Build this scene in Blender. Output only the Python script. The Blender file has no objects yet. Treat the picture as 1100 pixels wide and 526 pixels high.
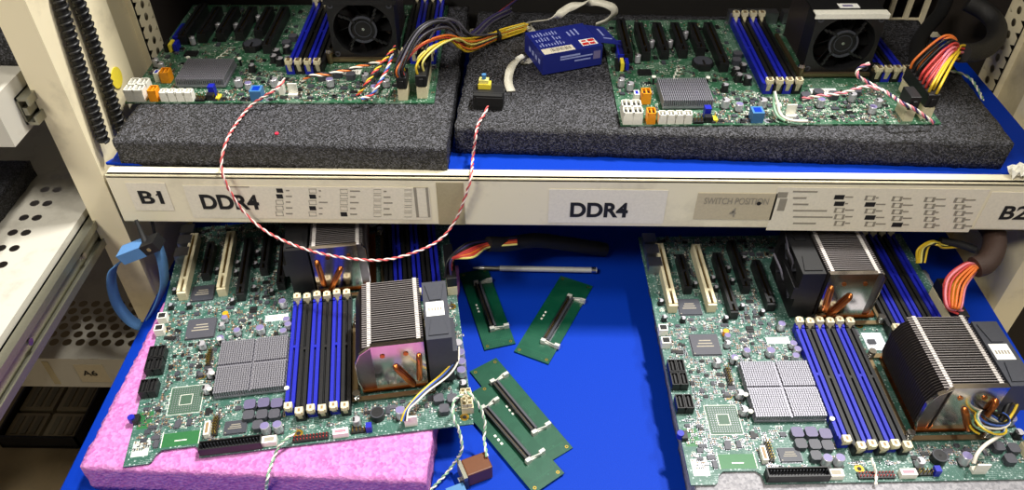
import bpy, bmesh, math, random
from math import sin, cos, pi, radians
from mathutils import Vector, Matrix, noise
random.seed(7)
scene = bpy.context.scene
COL = scene.collection

# ------------------------------------------------------------------ camera
F_PX = 833.0; PITCH = radians(42.0); YAW = radians(0.87); HC = 0.605
W_PX, H_PX = 1100, 526
FW = Vector((-sin(YAW)*cos(PITCH), cos(YAW)*cos(PITCH), -sin(PITCH)))
RT = Vector((cos(YAW), sin(YAW), 0)); UP = RT.cross(FW)
CAMP = Vector((0, 0, HC))
def P(u, v, z=None, y=None, x=None):
    """a measured photo point resolved on a real plane (height z, depth y or side x)"""
    r = FW + RT*((u-W_PX/2)/F_PX) - UP*((v-H_PX/2)/F_PX)
    if z is not None: t = (z-HC)/r.z
    elif y is not None: t = y/r.y
    else: t = x/r.x
    return CAMP + r*t
cam = bpy.data.cameras.new('camera'); cam.sensor_width = 36; cam.lens = F_PX/W_PX*36
cam.clip_start = 0.01
co = bpy.data.objects.new('camera', cam); COL.objects.link(co)
co.matrix_world = Matrix(((RT.x, UP.x, -FW.x, 0), (RT.y, UP.y, -FW.y, 0), (RT.z, UP.z, -FW.z, HC), (0, 0, 0, 1)))
scene.camera = co

# ------------------------------------------------------------------ materials
def lin(c):
    return tuple(((x/255)/12.92 if x/255 <= .04045 else ((x/255+.055)/1.055)**2.4) for x in c) + (1,)
MATS = {}
def new_mat(name):
    m = bpy.data.materials.new(name); m.use_nodes = True
    nt = m.node_tree; b = nt.nodes['Principled BSDF']
    return m, nt, b
def plain(name, rgb, rough=.5, metal=0., spec=.5, bump=None, alpha=None, trans=0.):
    if name in MATS: return MATS[name]
    m, nt, b = new_mat(name)
    b.inputs['Base Color'].default_value = lin(rgb); b.inputs['Roughness'].default_value = rough
    b.inputs['Metallic'].default_value = metal; b.inputs['Specular IOR Level'].default_value = spec
    b.inputs['Transmission Weight'].default_value = trans
    tc = nt.nodes.new('ShaderNodeTexCoord'); n = nt.nodes.new('ShaderNodeTexNoise')
    n.inputs['Scale'].default_value = (bump or (400, 0))[0]; n.inputs['Detail'].default_value = 3
    nt.links.new(tc.outputs['Object'], n.inputs['Vector'])
    hs = nt.nodes.new('ShaderNodeMapRange'); hs.inputs['To Min'].default_value = .88; hs.inputs['To Max'].default_value = 1.12
    nt.links.new(n.outputs['Fac'], hs.inputs['Value'])
    mx = nt.nodes.new('ShaderNodeMix'); mx.data_type = 'RGBA'; mx.blend_type = 'MULTIPLY'; mx.inputs['Factor'].default_value = 1
    mx.inputs[6].default_value = lin(rgb); nt.links.new(hs.outputs['Result'], mx.inputs[7])
    nt.links.new(mx.outputs[2], b.inputs['Base Color'])
    if bump:
        bp = nt.nodes.new('ShaderNodeBump'); bp.inputs['Strength'].default_value = bump[1]; bp.inputs['Distance'].default_value = .0006
        nt.links.new(n.outputs['Fac'], bp.inputs['Height']); nt.links.new(bp.outputs['Normal'], b.inputs['Normal'])
    MATS[name] = m; return m
def foam_mat(name, c1, c2, scale, thr=(.25, .65), rough=.9, bump=.8, dist=.0012, spec=.25):
    if name in MATS: return MATS[name]
    m, nt, b = new_mat(name); b.inputs['Roughness'].default_value = rough
    b.inputs['Specular IOR Level'].default_value = spec
    tc = nt.nodes.new('ShaderNodeTexCoord')
    v = nt.nodes.new('ShaderNodeTexVoronoi'); v.inputs['Scale'].default_value = scale
    n = nt.nodes.new('ShaderNodeTexNoise'); n.inputs['Scale'].default_value = scale*1.3; n.inputs['Detail'].default_value = 2
    nt.links.new(tc.outputs['Object'], v.inputs['Vector']); nt.links.new(tc.outputs['Object'], n.inputs['Vector'])
    sp = nt.nodes.new('ShaderNodeSeparateColor'); nt.links.new(v.outputs['Color'], sp.inputs[0])
    ad = nt.nodes.new('ShaderNodeMath'); ad.operation = 'MULTIPLY_ADD'; ad.inputs[1].default_value = .55
    nt.links.new(sp.outputs[0], ad.inputs[0])
    ml = nt.nodes.new('ShaderNodeMath'); ml.operation = 'MULTIPLY'; ml.inputs[1].default_value = .6
    nt.links.new(n.outputs['Fac'], ml.inputs[0]); nt.links.new(ml.outputs[0], ad.inputs[2])
    mr = nt.nodes.new('ShaderNodeMapRange'); mr.inputs['From Min'].default_value = thr[0]; mr.inputs['From Max'].default_value = thr[1]
    nt.links.new(ad.outputs[0], mr.inputs['Value'])
    mx = nt.nodes.new('ShaderNodeMix'); mx.data_type = 'RGBA'
    mx.inputs[6].default_value = lin(c1); mx.inputs[7].default_value = lin(c2)
    nt.links.new(mr.outputs['Result'], mx.inputs['Factor']); nt.links.new(mx.outputs[2], b.inputs['Base Color'])
    bp = nt.nodes.new('ShaderNodeBump'); bp.inputs['Strength'].default_value = bump; bp.inputs['Distance'].default_value = dist
    nt.links.new(v.outputs['Distance'], bp.inputs['Height']); nt.links.new(bp.outputs['Normal'], b.inputs['Normal'])
    MATS[name] = m; return m
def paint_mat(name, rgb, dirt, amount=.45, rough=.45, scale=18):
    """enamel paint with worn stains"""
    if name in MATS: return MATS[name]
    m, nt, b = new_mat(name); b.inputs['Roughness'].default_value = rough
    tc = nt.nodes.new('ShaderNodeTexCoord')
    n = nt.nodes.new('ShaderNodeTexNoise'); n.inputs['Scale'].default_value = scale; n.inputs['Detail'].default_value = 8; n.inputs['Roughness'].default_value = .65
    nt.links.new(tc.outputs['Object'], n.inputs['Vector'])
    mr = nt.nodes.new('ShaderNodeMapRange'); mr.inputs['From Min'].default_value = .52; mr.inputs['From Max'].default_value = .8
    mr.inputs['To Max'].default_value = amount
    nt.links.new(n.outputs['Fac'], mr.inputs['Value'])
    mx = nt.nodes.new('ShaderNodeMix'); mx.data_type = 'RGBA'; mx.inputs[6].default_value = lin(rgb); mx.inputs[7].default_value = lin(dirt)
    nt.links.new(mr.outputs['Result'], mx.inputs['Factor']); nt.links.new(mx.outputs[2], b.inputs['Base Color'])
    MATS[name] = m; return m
def pcb_mat(name, g1, g2, pale, dens):
    """solder mask with trace hatching, pads and pale silkscreen"""
    m, nt, b = new_mat(name); b.inputs['Roughness'].default_value = .38
    tc = nt.nodes.new('ShaderNodeTexCoord')
    def node(t, **k):
        n = nt.nodes.new(t)
        for a, val in k.items(): n.inputs[a].default_value = val
        nt.links.new(tc.outputs['Object'], n.inputs['Vector']); return n
    n1 = node('ShaderNodeTexNoise', Scale=38, Detail=3)
    mx = nt.nodes.new('ShaderNodeMix'); mx.data_type = 'RGBA'; mx.inputs[6].default_value = lin(g1); mx.inputs[7].default_value = lin(g2)
    nt.links.new(n1.outputs['Fac'], mx.inputs['Factor'])
    col = mx.outputs[2]
    def layer(fac, rgb):
        nonlocal col
        k = nt.nodes.new('ShaderNodeMix'); k.data_type = 'RGBA'; k.inputs[7].default_value = lin(rgb)
        nt.links.new(col, k.inputs[6]); nt.links.new(fac, k.inputs['Factor']); col = k.outputs[2]
    def math_(op, a, bv):
        k = nt.nodes.new('ShaderNodeMath'); k.operation = op; nt.links.new(a, k.inputs[0])
        if isinstance(bv, float): k.inputs[1].default_value = bv
        else: nt.links.new(bv, k.inputs[1])
        return k.outputs[0]
    br = node('ShaderNodeTexBrick', Scale=160)
    br.inputs['Mortar Size'].default_value = .03; br.inputs['Brick Width'].default_value = .9; br.inputs['Row Height'].default_value = .28
    n2 = node('ShaderNodeTexNoise', Scale=70, Detail=2)
    gate = math_('GREATER_THAN', n2.outputs['Fac'], .5)
    layer(math_('MULTIPLY', math_('MULTIPLY', br.outputs['Fac'], gate), .45), pale)
    v = node('ShaderNodeTexVoronoi', Scale=330); v.distance = 'CHEBYCHEV'
    sp = nt.nodes.new('ShaderNodeSeparateColor'); nt.links.new(v.outputs['Color'], sp.inputs[0])
    pad = math_('MULTIPLY', math_('LESS_THAN', v.outputs['Distance'], .2), math_('LESS_THAN', sp.outputs[0], dens))
    layer(math_('MULTIPLY', pad, .85), pale)
    v2 = node('ShaderNodeTexVoronoi', Scale=900); v2.distance = 'MANHATTAN'
    sp2 = nt.nodes.new('ShaderNodeSeparateColor'); nt.links.new(v2.outputs['Color'], sp2.inputs[0])
    via = math_('MULTIPLY', math_('LESS_THAN', v2.outputs['Distance'], .3), math_('LESS_THAN', sp2.outputs[1], dens*.8))
    layer(math_('MULTIPLY', via, .6), pale)
    nt.links.new(col, b.inputs['Base Color'])
    return m

CREAM = paint_mat('cream_enamel', (232, 220, 186), (120, 108, 84), .5)
CREAM_L = paint_mat('white_enamel', (240, 231, 202), (130, 118, 92), .45, .4)
SHELF_P = paint_mat('shelf_enamel', (188, 184, 172), (96, 86, 66), .55)
CREAM_D = paint_mat('beige_enamel', (196, 184, 152), (96, 84, 64), .5)
BLUE_MAT = plain('blue_rubber', (0, 48, 158), .6, spec=.12, bump=(900, .25))
FOAM_BLACK = foam_mat('black_foam', (3, 3, 4), (104, 104, 112), 780, (.5, 1.02), dist=.0012, rough=.55, spec=.5)
FOAM_PINK = foam_mat('pink_foam', (170, 92, 158), (196, 130, 184), 330, (.2, .8), rough=.55, bump=.55)
FOAM_GREY = foam_mat('grey_foam', (120, 119, 124), (156, 154, 158), 420, (.2, .8), rough=.8, bump=.5)
PCB1 = pcb_mat('green_board', (34, 76, 62), (68, 106, 96), (170, 186, 184), .85)
PCB2 = pcb_mat('dull_green_board', (34, 74, 50), (48, 94, 68), (172, 190, 178), .5)
PCB_ADP = pcb_mat('adapter_green', (0, 62, 42), (0, 68, 46), (40, 96, 72), .02)
SLOT_BLUE = plain('blue_plastic', (24, 32, 158), .4)
SLOT_BLUE_D = plain('deep_blue_plastic', (10, 14, 84), .5)
BLACK = plain('black_plastic', (20, 20, 22), .45)
BLACK_D = plain('matt_black', (8, 8, 9), .7)
FANB = plain('fan_blade', (7, 7, 8), .85, spec=.15)
DGREY = plain('dark_grey_plastic', (58, 60, 68), .45)
GREY = plain('grey_package', (70, 70, 78), .5)
CREAM_P = plain('cream_plastic', (216, 206, 172), .45)
WHITE_P = plain('white_plastic', (236, 234, 222), .45)
ORANGE_P = plain('orange_plastic', (236, 150, 20), .45)
LBLUE_P = plain('light_blue_plastic', (62, 112, 158), .5)
YELLOW_P = plain('yellow_plastic', (226, 206, 60), .45)
PALE_YELLOW = plain('pale_yellow_wire', (226, 216, 120), .45)
ALU = plain('aluminium', (176, 176, 184), .38, 1.)
ALU_D = plain('dull_aluminium', (150, 149, 158), .5, .7)
STEEL = plain('bright_steel', (206, 203, 198), .2, 1.)
STEEL_R = plain('nickel_plate', (196, 188, 182), .16, 1.)
FINM = plain('fin_metal', (128, 120, 120), .3, .9)
EDGEM = plain('fin_edge_lit', (150, 143, 142), .4, .5)  # lighter copy of the fin metal, so top edges read as lit
TABM = plain('fin_tab', (214, 208, 204), .4, .35)
LATCHM = plain('tinned_steel', (214, 214, 206), .3, .4)
BRACKET = plain('bronze_steel', (140, 122, 92), .4, .9)
COPPER = plain('copper', (196, 116, 62), .28, 1.)
GOLD = plain('gold_contact', (206, 170, 70), .3, 1.)
TAN = plain('tan_ceramic', (140, 114, 80), .5)
PURPLE = plain('violet_sleeve', (116, 108, 150), .4)
SILVER_CAP = plain('capacitor_can', (206, 204, 212), .35, .6)
WHITE = plain('white_paper', (240, 240, 236), .7)
PAPER = plain('label_paper', (232, 224, 204), .7)
PAPER2 = plain('aged_paper', (196, 184, 156), .7)
TAPE = plain('clear_tape', (172, 160, 128), .25)
INK = plain('black_ink', (20, 19, 20), .7)
INK_G = plain('grey_ink', (150, 143, 128), .7)
NAVY = plain('navy_card', (22, 34, 122), .5)
NAVY_L = plain('blue_card_print', (150, 160, 214), .5)
RED = plain('red_print', (206, 48, 44), .5)
BROWN = plain('brown_plastic', (96, 56, 30), .35)
W_RED = plain('red_wire', (196, 62, 58), .4)
L_RED = plain('lead_red', (196, 78, 80), .45)
L_WHT = plain('lead_white', (226, 204, 198), .45)
W_PINK = plain('pink_wire', (226, 128, 140), .4)
W_ORANGE = plain('orange_wire', (226, 118, 48), .4)
W_YEL = plain('yellow_wire', (216, 182, 44), .4)
W_BLK = plain('black_wire', (16, 16, 18), .45)
W_WHT = plain('white_wire', (228, 222, 208), .4)
W_GRN = plain('green_wire', (120, 160, 130), .4)
W_GRY = plain('grey_wire', (86, 84, 94), .4)
W_PUR = plain('purple_wire', (56, 48, 92), .4)
W_BLU = plain('blue_wire', (60, 92, 170), .4)
SLEEVE = plain('brown_sleeve', (62, 44, 36), .6, bump=(1500, .8))
CABLE_K = plain('black_cable', (13, 13, 14), .7)
SLEEVE_K = plain('black_sleeve', (26, 25, 26), .6, bump=(1500, .8))
GALV = plain('galvanised_steel', (150, 148, 132), .38, .85)
STRAP = plain('blue_webbing', (84, 132, 186), .75, bump=(1800, .7))
BELT = plain('ribbon_plastic', (206, 202, 186), .45)
FLOORM = paint_mat('concrete', (134, 116, 84), (64, 56, 44), .8, .8, 4)
WALLM = paint_mat('darkness_brown', (34, 26, 20), (14, 12, 10), .8, .8, 4)  # dark brown standing in for the unlit space behind the rack

# ------------------------------------------------------------------ mesh builder
class MB:
    def __init__(s, unit=.001): s.v = []; s.f = []; s.mi = []; s.sm = []; s.mats = []; s.k = unit
    def m(s, mat):
        if mat not in s.mats: s.mats.append(mat)
        return s.mats.index(mat)
    def add(s, vs, fs, mat, smooth=False):
        b = len(s.v); s.v += [(x*s.k, y*s.k, z*s.k) for x, y, z in vs]; i = s.m(mat)
        for f in fs: s.f.append(tuple(b+q for q in f)); s.mi.append(i); s.sm.append(smooth)
    def box(s, x0, x1, y0, y1, z0, z1, mat, rz=0, skip=''):
        vs = [(x, y, z) for z in (z0, z1) for y in (y0, y1) for x in (x0, x1)]
        if rz:
            cx, cy = (x0+x1)/2, (y0+y1)/2; c, n = cos(rz), sin(rz)
            vs = [(cx+c*(x-cx)-n*(y-cy), cy+n*(x-cx)+c*(y-cy), z) for x, y, z in vs]
        fs = {'b': (0, 2, 3, 1), 't': (4, 5, 7, 6), 'f': (0, 1, 5, 4), 'k': (2, 6, 7, 3), 'l': (0, 4, 6, 2), 'r': (1, 3, 7, 5)}
        s.add(vs, [fs[q] for q in fs if q not in skip], mat)
    def obox(s, c, d, u, hx, hy, hz, mat):
        """box at c, x-axis along d, z-axis along u, half sizes"""
        c = Vector(c); d = Vector(d).normalized(); u = Vector(u); n = u.cross(d).normalized(); u = d.cross(n)
        vs = [tuple(c+d*a*hx+n*b*hy+u*e*hz) for e in (-1, 1) for b in (-1, 1) for a in (-1, 1)]
        s.add(vs, [(0, 2, 3, 1), (4, 5, 7, 6), (0, 1, 5, 4), (2, 6, 7, 3), (0, 4, 6, 2), (1, 3, 7, 5)], mat)
    def prism(s, poly, z0, z1, mat, top=None, axis='z'):
        n = len(poly)
        def mp(a, b, h): return (a, b, h) if axis == 'z' else ((a, h, b) if axis == 'y' else (h, a, b))
        flip = axis == 'y'
        vs = [mp(a, b, z0) for a, b in poly] + [mp(a, b, z1) for a, b in poly]
        sides = [(i, (i+1) % n, n+(i+1) % n, n+i) for i in range(n)]
        bot = [tuple(reversed(range(n)))]; tp = [tuple(range(n, 2*n))]
        if flip:
            sides = [tuple(reversed(f)) for f in sides]; bot = [tuple(reversed(f)) for f in bot]; tp = [tuple(reversed(f)) for f in tp]
        s.add(vs, sides+bot, mat); s.add(vs, tp, top or mat)
    def cyl(s, c, r, h, mat, seg=20, axis='z', r2=None, top=None):
        r2 = r if r2 is None else r2; vs = []
        for k, rr in ((0, r), (1, r2)):
            for i in range(seg):
                a = 2*pi*i/seg; p, q = rr*cos(a), rr*sin(a)
                if axis == 'z': vs.append((c[0]+p, c[1]+q, c[2]+k*h))
                elif axis == 'y': vs.append((c[0]+q, c[1]+k*h, c[2]+p))
                else: vs.append((c[0]+k*h, c[1]+p, c[2]+q))
        s.add(vs, [(i, (i+1) % seg, seg+(i+1) % seg, seg+i) for i in range(seg)], mat, True)
        s.add(vs, [tuple(reversed(range(seg)))], mat); s.add(vs, [tuple(range(seg, 2*seg))], top or mat)
    def ring(s, c, ro, ri, h, mat, seg=28, axis='z'):
        vs = []
        for k in (0, 1):
            for rr in (ro, ri):
                for i in range(seg):
                    a = 2*pi*i/seg; p, q = rr*cos(a), rr*sin(a)
                    if axis == 'z': vs.append((c[0]+p, c[1]+q, c[2]+k*h))
                    elif axis == 'y': vs.append((c[0]+q, c[1]+k*h, c[2]+p))
                    else: vs.append((c[0]+k*h, c[1]+p, c[2]+q))
        f = []
        for i in range(seg):
            j = (i+1) % seg; o0, i0, o1, i1 = 0, seg, 2*seg, 3*seg
            f += [(o0+i, o0+j, o1+j, o1+i), (i0+j, i0+i, i1+i, i1+j), (o1+i, o1+j, i1+j, i1+i), (o0+j, o0+i, i0+i, i0+j)]
        s.add(vs, f, mat)
    def tube(s, pts, r, mat, seg=8, cap=True):
        pts = [Vector(p) for p in pts]; n = len(pts); vs = []; prev = None
        for i, p in enumerate(pts):
            t = (pts[min(i+1, n-1)]-pts[max(i-1, 0)])
            t = t.normalized() if t.length > 1e-9 else Vector((0, 0, 1))
            if prev is None:
                a = Vector((0, 0, 1)) if abs(t.z) < .9 else Vector((1, 0, 0)); prev = t.cross(a).normalized()
            else:
                prev = prev-t*prev.dot(t); prev = prev.normalized() if prev.length > 1e-9 else t.orthogonal().normalized()
            b = t.cross(prev); rr = r(i/(n-1)) if callable(r) else r
            for k in range(seg):
                a = 2*pi*k/seg; vs.append(tuple(p+prev*rr*cos(a)+b*rr*sin(a)))
        f = [(i*seg+k, i*seg+(k+1) % seg, (i+1)*seg+(k+1) % seg, (i+1)*seg+k) for i in range(n-1) for k in range(seg)]
        s.add(vs, f, mat, True)
        if cap:
            b = len(vs)-seg
            s.add(vs[:seg], [tuple(reversed(range(seg)))], mat); s.add(vs[b:], [tuple(range(seg))], mat)
    def strip(s, pts, side, w, th, mat):
        """flat ribbon along pts; side: list/one vector across its width"""
        pts = [Vector(p) for p in pts]; n = len(pts); vs = []
        for i, p in enumerate(pts):
            t = (pts[min(i+1, n-1)]-pts[max(i-1, 0)]).normalized()
            sd = Vector(side[i] if isinstance(side, list) else side); sd = (sd-t*sd.dot(t)).normalized(); nn = t.cross(sd)
            for a, b in ((-1, -1), (1, -1), (1, 1), (-1, 1)): vs.append(tuple(p+sd*a*w/2+nn*b*th/2))
        f = [(i*4+k, i*4+(k+1) % 4, i*4+4+(k+1) % 4, i*4+4+k) for i in range(n-1) for k in range(4)]
        s.add(vs, f, mat, True); s.add(vs, [(3, 2, 1, 0), tuple((n-1)*4+k for k in range(4))], mat)
    def quad(s, vs, mat): s.add(vs, [(0, 1, 2, 3)], mat)
    def build(s, name, parent=None, loc=None, rz=None, bevel=0, kind=None, label=None):
        me = bpy.data.meshes.new(name); me.from_pydata(s.v, [], s.f); me.update()
        for m_ in s.mats: me.materials.append(m_)
        me.polygons.foreach_set('material_index', s.mi); me.polygons.foreach_set('use_smooth', s.sm)
        o = bpy.data.objects.new(name, me); COL.objects.link(o)
        if parent: o.parent = parent
        if loc is not None: o.location = loc
        if rz is not None: o.rotation_euler = (0, 0, rz)
        if bevel:
            b = o.modifiers.new('bevel', 'BEVEL'); b.width = bevel; b.segments = 2; b.limit_method = 'ANGLE'; b.angle_limit = radians(40)
        if kind: o['kind'] = kind
        if label: o['label'] = label
        return o
def smooth(pts, n=8):
    pts = [Vector(p) for p in pts]; q = [pts[0]*2-pts[1]]+pts+[pts[-1]*2-pts[-2]]; out = []
    for i in range(1, len(q)-2):
        a, b, c, d = q[i-1:i+3]
        for k in range(n):
            t = k/n; out.append(.5*((2*b)+(c-a)*t+(2*a-5*b+4*c-d)*t*t+(3*b-a-3*c+d)*t**3))
    out.append(q[-2]); return out
def length(pts): return sum((pts[i+1]-pts[i]).length for i in range(len(pts)-1))
def twist(mb, pts, r, pitch, mats, sep=1.0, seg=6):
    """wires twisted round each other along pts"""
    dense = []
    L = length(pts); n = max(8, int(L/pitch*8)); acc = [0]
    for i in range(len(pts)-1): acc.append(acc[-1]+(pts[i+1]-pts[i]).length)
    j = 0
    for k in range(n+1):
        d = L*k/n
        while j < len(pts)-2 and acc[j+1] < d: j += 1
        t = (d-acc[j])/max(1e-9, acc[j+1]-acc[j]); dense.append(pts[j].lerp(pts[j+1], min(1, t)))
    prev = None; lists = [[] for _ in mats]
    for k, p in enumerate(dense):
        t = (dense[min(k+1, n)]-dense[max(k-1, 0)]).normalized()
        if prev is None: prev = t.orthogonal().normalized()
        prev = (prev-t*prev.dot(t)).normalized(); b = t.cross(prev)
        for w in range(len(mats)):
            a = 2*pi*(L*k/n/pitch+w/len(mats)); lists[w].append(p+(prev*cos(a)+b*sin(a))*r*sep)
    for w, ma in enumerate(mats): mb.tube(lists[w], r, ma, seg)
def tag(o, label, cat, group=None, kind=None):
    o['label'] = label; o['category'] = cat
    if group: o['group'] = group
    if kind: o['kind'] = kind
    return o
def thing(name, label, cat, loc=(0, 0, 0), rz=0, group=None):
    o = bpy.data.objects.new(name, None); COL.objects.link(o); o.location = loc; o.rotation_euler = (0, 0, rz)
    o.empty_display_size = .02
    return tag(o, label, cat, group)
def copy_tree(o, parent=None):
    c = o.copy(); COL.objects.link(c)
    if parent: c.parent = parent
    for ch in list(o.children): copy_tree(ch, c)
    return c
def text(name, s, size, mat, parent, M, font_w=1.0, bold=0.):
    cu = bpy.data.curves.new(name, 'FONT'); cu.body = s; cu.size = size; cu.extrude = .00008; cu.align_x = 'CENTER'; cu.align_y = 'CENTER'
    cu.offset = bold
    t = bpy.data.objects.new(name+'_src', cu); COL.objects.link(t)
    dg = bpy.context.evaluated_depsgraph_get(); me = bpy.data.meshes.new_from_object(t.evaluated_get(dg))
    bpy.data.objects.remove(t); bpy.data.curves.remove(cu)
    me.materials.clear(); me.materials.append(mat)
    for v in me.vertices: v.co.x *= font_w
    o = bpy.data.objects.new(name, me); COL.objects.link(o); o.parent = parent; o.matrix_local = M
    return o

# ------------------------------------------------------------------ setting
b = MB(1); b.box(-3, 3, -2, 3, -1.06, -1.0, FLOORM); b.build('floor', kind='structure')
b = MB(1); b.box(-3, 3, 1.16, 1.2, -1.0, 1.2, WALLM); b.build('added_wall_back', kind='structure')  # dark wall added to keep ambient light from entering behind the rack

# rack frame: front post, rear perforated post and sheet on either side
def perf_strip_x(mb, x, y0, y1, z0, z1, pitch, r, mat, sgn):
    """upright flange in the yz plane with a column of round holes"""
    z = z0; yc = (y0+y1)/2; seg = 12
    while z+pitch <= z1+1e-6:
        zc = z+pitch/2; vs = []
        for k in range(seg): a = 2*pi*k/seg; vs.append((x, yc+r*cos(a), zc+r*sin(a)))
        for k in range(seg):
            a = 2*pi*k/seg; m_ = max(abs(cos(a)), abs(sin(a))); vs.append((x, yc+(y1-y0)/2*cos(a)/m_, zc+pitch/2*sin(a)/m_))
        fs = [(k, (k+1) % seg, seg+(k+1) % seg, seg+k) for k in range(seg)]
        mb.add(vs, fs, mat); z += pitch
rack = thing('storage_rack', 'cream steel rack uprights with perforated rear posts at both sides of the shelves', 'rack', (0, 0, -1.0))
def rk(mb, n): return mb.build(n, rack, (0, 0, 1.0))
for sx, xi, in ((-1, -.398), (1, .513)):
    xo = xi+sx*.030
    b = MB(1)
    b.box(min(xi, xo), max(xi, xo), .585, .70, -1.0, 1.1, CREAM)
    if sx < 0:
        st = b
    rk(b, 'front_post')
    b = MB(1); b.box(min(xi+sx*.012, xi+sx*.016), max(xi+sx*.012, xi+sx*.016), .70, .754, -1.0, 1.1, CREAM_D); rk(b, 'side_panel')
    b = MB(1); b.box(min(xi+sx*.012, xi+sx*.016), max(xi+sx*.012, xi+sx*.016), .790, 1.09, -1.0, 1.1, WALLM); b.box(min(xi+sx*.020, xi+sx*.022), max(xi+sx*.020, xi+sx*.022), .7556, .7884, -1.0, 1.1, WALLM); rk(b, 'darkness_sheet')  # dark sheets added so the open bay and post holes look unlit
    b = MB(1); b.box(min(xi+sx*.006, xi+sx*.026), max(xi+sx*.006, xi+sx*.026), .754, .7555, -1.0, 1.1, CREAM)
    perf_strip_x(b, xi+sx*.004, .755, .789, -.4, .9, .0136, .0042, CREAM, sx)
    b.box(min(xi+sx*.004, xi+sx*.026), max(xi+sx*.004, xi+sx*.026), .7885, .790, -1, 1.1, CREAM)
    rk(b, 'perforated_post')
b = MB(1)
for z0_, z1_ in ((.150, .160), (.205, .215)): b.box(.435, .509, .93, .934, z0_, z1_, CREAM)
for k in range(4): b.box(.440+k*.021, .446+k*.021, .93, .934, .160, .205, CREAM)
rk(b, 'slotted_bar')
b = MB(1); b.cyl((-.3975, .668, .2185), .0105, .0006, YELLOW_P, 20, 'x'); rk(b, 'round_sticker')

# blue-matted shelves ------------------------------------------------
LIPY = .57
up = thing('shelf_tray', 'cream steel shelf with paper labels along its front edge', 'shelf', (0, 0, .12))
def us(mb, n, bevel=0): return mb.build(n, up, (0, 0, -.12), bevel=bevel)
b = MB(1); b.box(-.382, .505, .575, .884, .150, .1655, CREAM_L); us(b, 'deck')
b = MB(1); b.box(-.380, .43, .886, .892, .150, .52, plain('darkness_black', (18, 15, 13), .8)); us(b, 'dark_back_panel')  # black sheet added so the space behind the boards looks unlit
b = MB(1); b.box(-.386, .60, LIPY, LIPY+.006, .117, .1735, CREAM_L); b.box(-.386, .60, LIPY, LIPY+.0145, .1690, .1735, CREAM_L); us(b, 'front_lip', .0015)
# labels on the lip: x/z rectangles proud of the lip face
FY = LIPY-.0002
def lipx(u, v): p = P(u, v, y=FY); return p.x, p.z
ROTX = Matrix.Rotation(pi/2, 4, 'X')
def lip_label(u0, v0, u1, v1, mat, name='paper_label', off=.0003, mb=None):
    a = lipx(u0, v0); c = lipx(u1, v1)
    mb = mb or MB(1); x0, x1 = a[0], c[0]; z1, z0 = a[1], c[1]
    mb.box(x0, x1, FY-off, FY, z0, z1, mat)
    o = us(mb, name); return o, (x0, x1, z0, z1)
def lip_text(s, u, v, wpx, hpx, mat, parent, bold=0., dy=.0006):
    x, z = lipx(u, v); k = (P(u, v, y=FY)-CAMP).dot(FW)/F_PX
    o = text('lettering', s, .02, mat, parent, Matrix.Translation((x, FY-dy, z)) @ ROTX, 1, bold)
    xs = [q.co.x for q in o.data.vertices]; ys = [q.co.y for q in o.data.vertices]
    fx, fy = wpx*k/(max(xs)-min(xs)), hpx*k/.74/(max(ys)-min(ys)); cx, cy = (max(xs)+min(xs))/2, (max(ys)+min(ys))/2
    for q in o.data.vertices: q.co.x = (q.co.x-cx)*fx; q.co.y = (q.co.y-cy)*fy
    return o
def lip_bars(mb, rects, mat, dy=.0005):
    for u0, v0, u1, v1 in rects:
        a = lipx(u0, v0); c = lipx(u1, v1); mb.box(a[0], c[0], FY-dy, FY-dy+.0001, c[1], a[1], mat)
def lip_box(mb, u0, v0, u1, v1, mat, t=.7):
    lip_bars(mb, [(u0, v0, u1, v0+t), (u0, v1-t, u1, v1), (u0, v0, u0+t, v1), (u1-t, v0, u1, v1)], mat)
g = MB(1); a = lipx(169.5, 208); g.obox((a[0], FY-.0005, a[1]), (.8, 0, .62), (0, 0, 1), .0024, .0001, .0008, INK)
o, _ = lip_label(134, 196, 188, 226, PAPER, mb=g); lip_text('B1', 162.5, 211.5, 25, 13, INK, o, .0005)
g = MB(1)
random.seed(3)
for ci, (cu, n0, fills) in enumerate(((300, 5, (0, 1)), (335.5, 5, (1, 3)), (369, 5, (4,)), (405, 5, ()), (438, 5, ()))):
    for k in range(n0):
        vv = 202+k*6.2+ci*.3
        if k in fills: lip_bars(g, [(cu-3.5, vv, cu+4.5, vv+4.6)], INK)
        else: lip_box(g, cu-3.5, vv, cu+4.5, vv+4.8, INK_G, .6)
        if ci < 4: lip_bars(g, [(cu+7, vv+1.5, cu+9+random.random()*9, vv+3)], INK_G)
lip_box(g, 447, 201, 460, 233, INK_G, .4); lip_bars(g, [(246, 196.6+3, 268, 201)], INK_G)
o, _ = lip_label(196, 199, 464, 236, PAPER, mb=g)
lip_text('DDR4', 247, 216.5, 62, 15, INK, o, .0007)
o, _ = lip_label(468, 196, 500, 241, TAPE, 'tape_strip', .0002)
o, _ = lip_label(590, 203, 712, 240, plain('clean_label', (232, 226, 212), .7)); lip_text('DDR4', 643.5, 225, 62, 15, INK, o, .0007)
o, _ = lip_label(750, 207, 828, 236, PAPER2)
t1 = lip_text('SWITCH POSITION', 791, 215.5, 69, 6.5, INK_G, o, .0001); lip_text('4', 787, 227.5, 7, 9, INK_G, o, .0001)
g = MB(1); a = lipx(815, 218); g.cyl((a[0], FY-.0008, a[1]), .0022, .0004, INK, 8, 'y'); g.build('ink_blot', o)
g = MB(1)
for k in range(6): lip_bars(g, [(852, 204.5+k*6.8, 852+(26, 14, 16, 36, 42, 24)[k]-0, 206.4+k*6.8)], INK_G)
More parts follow.
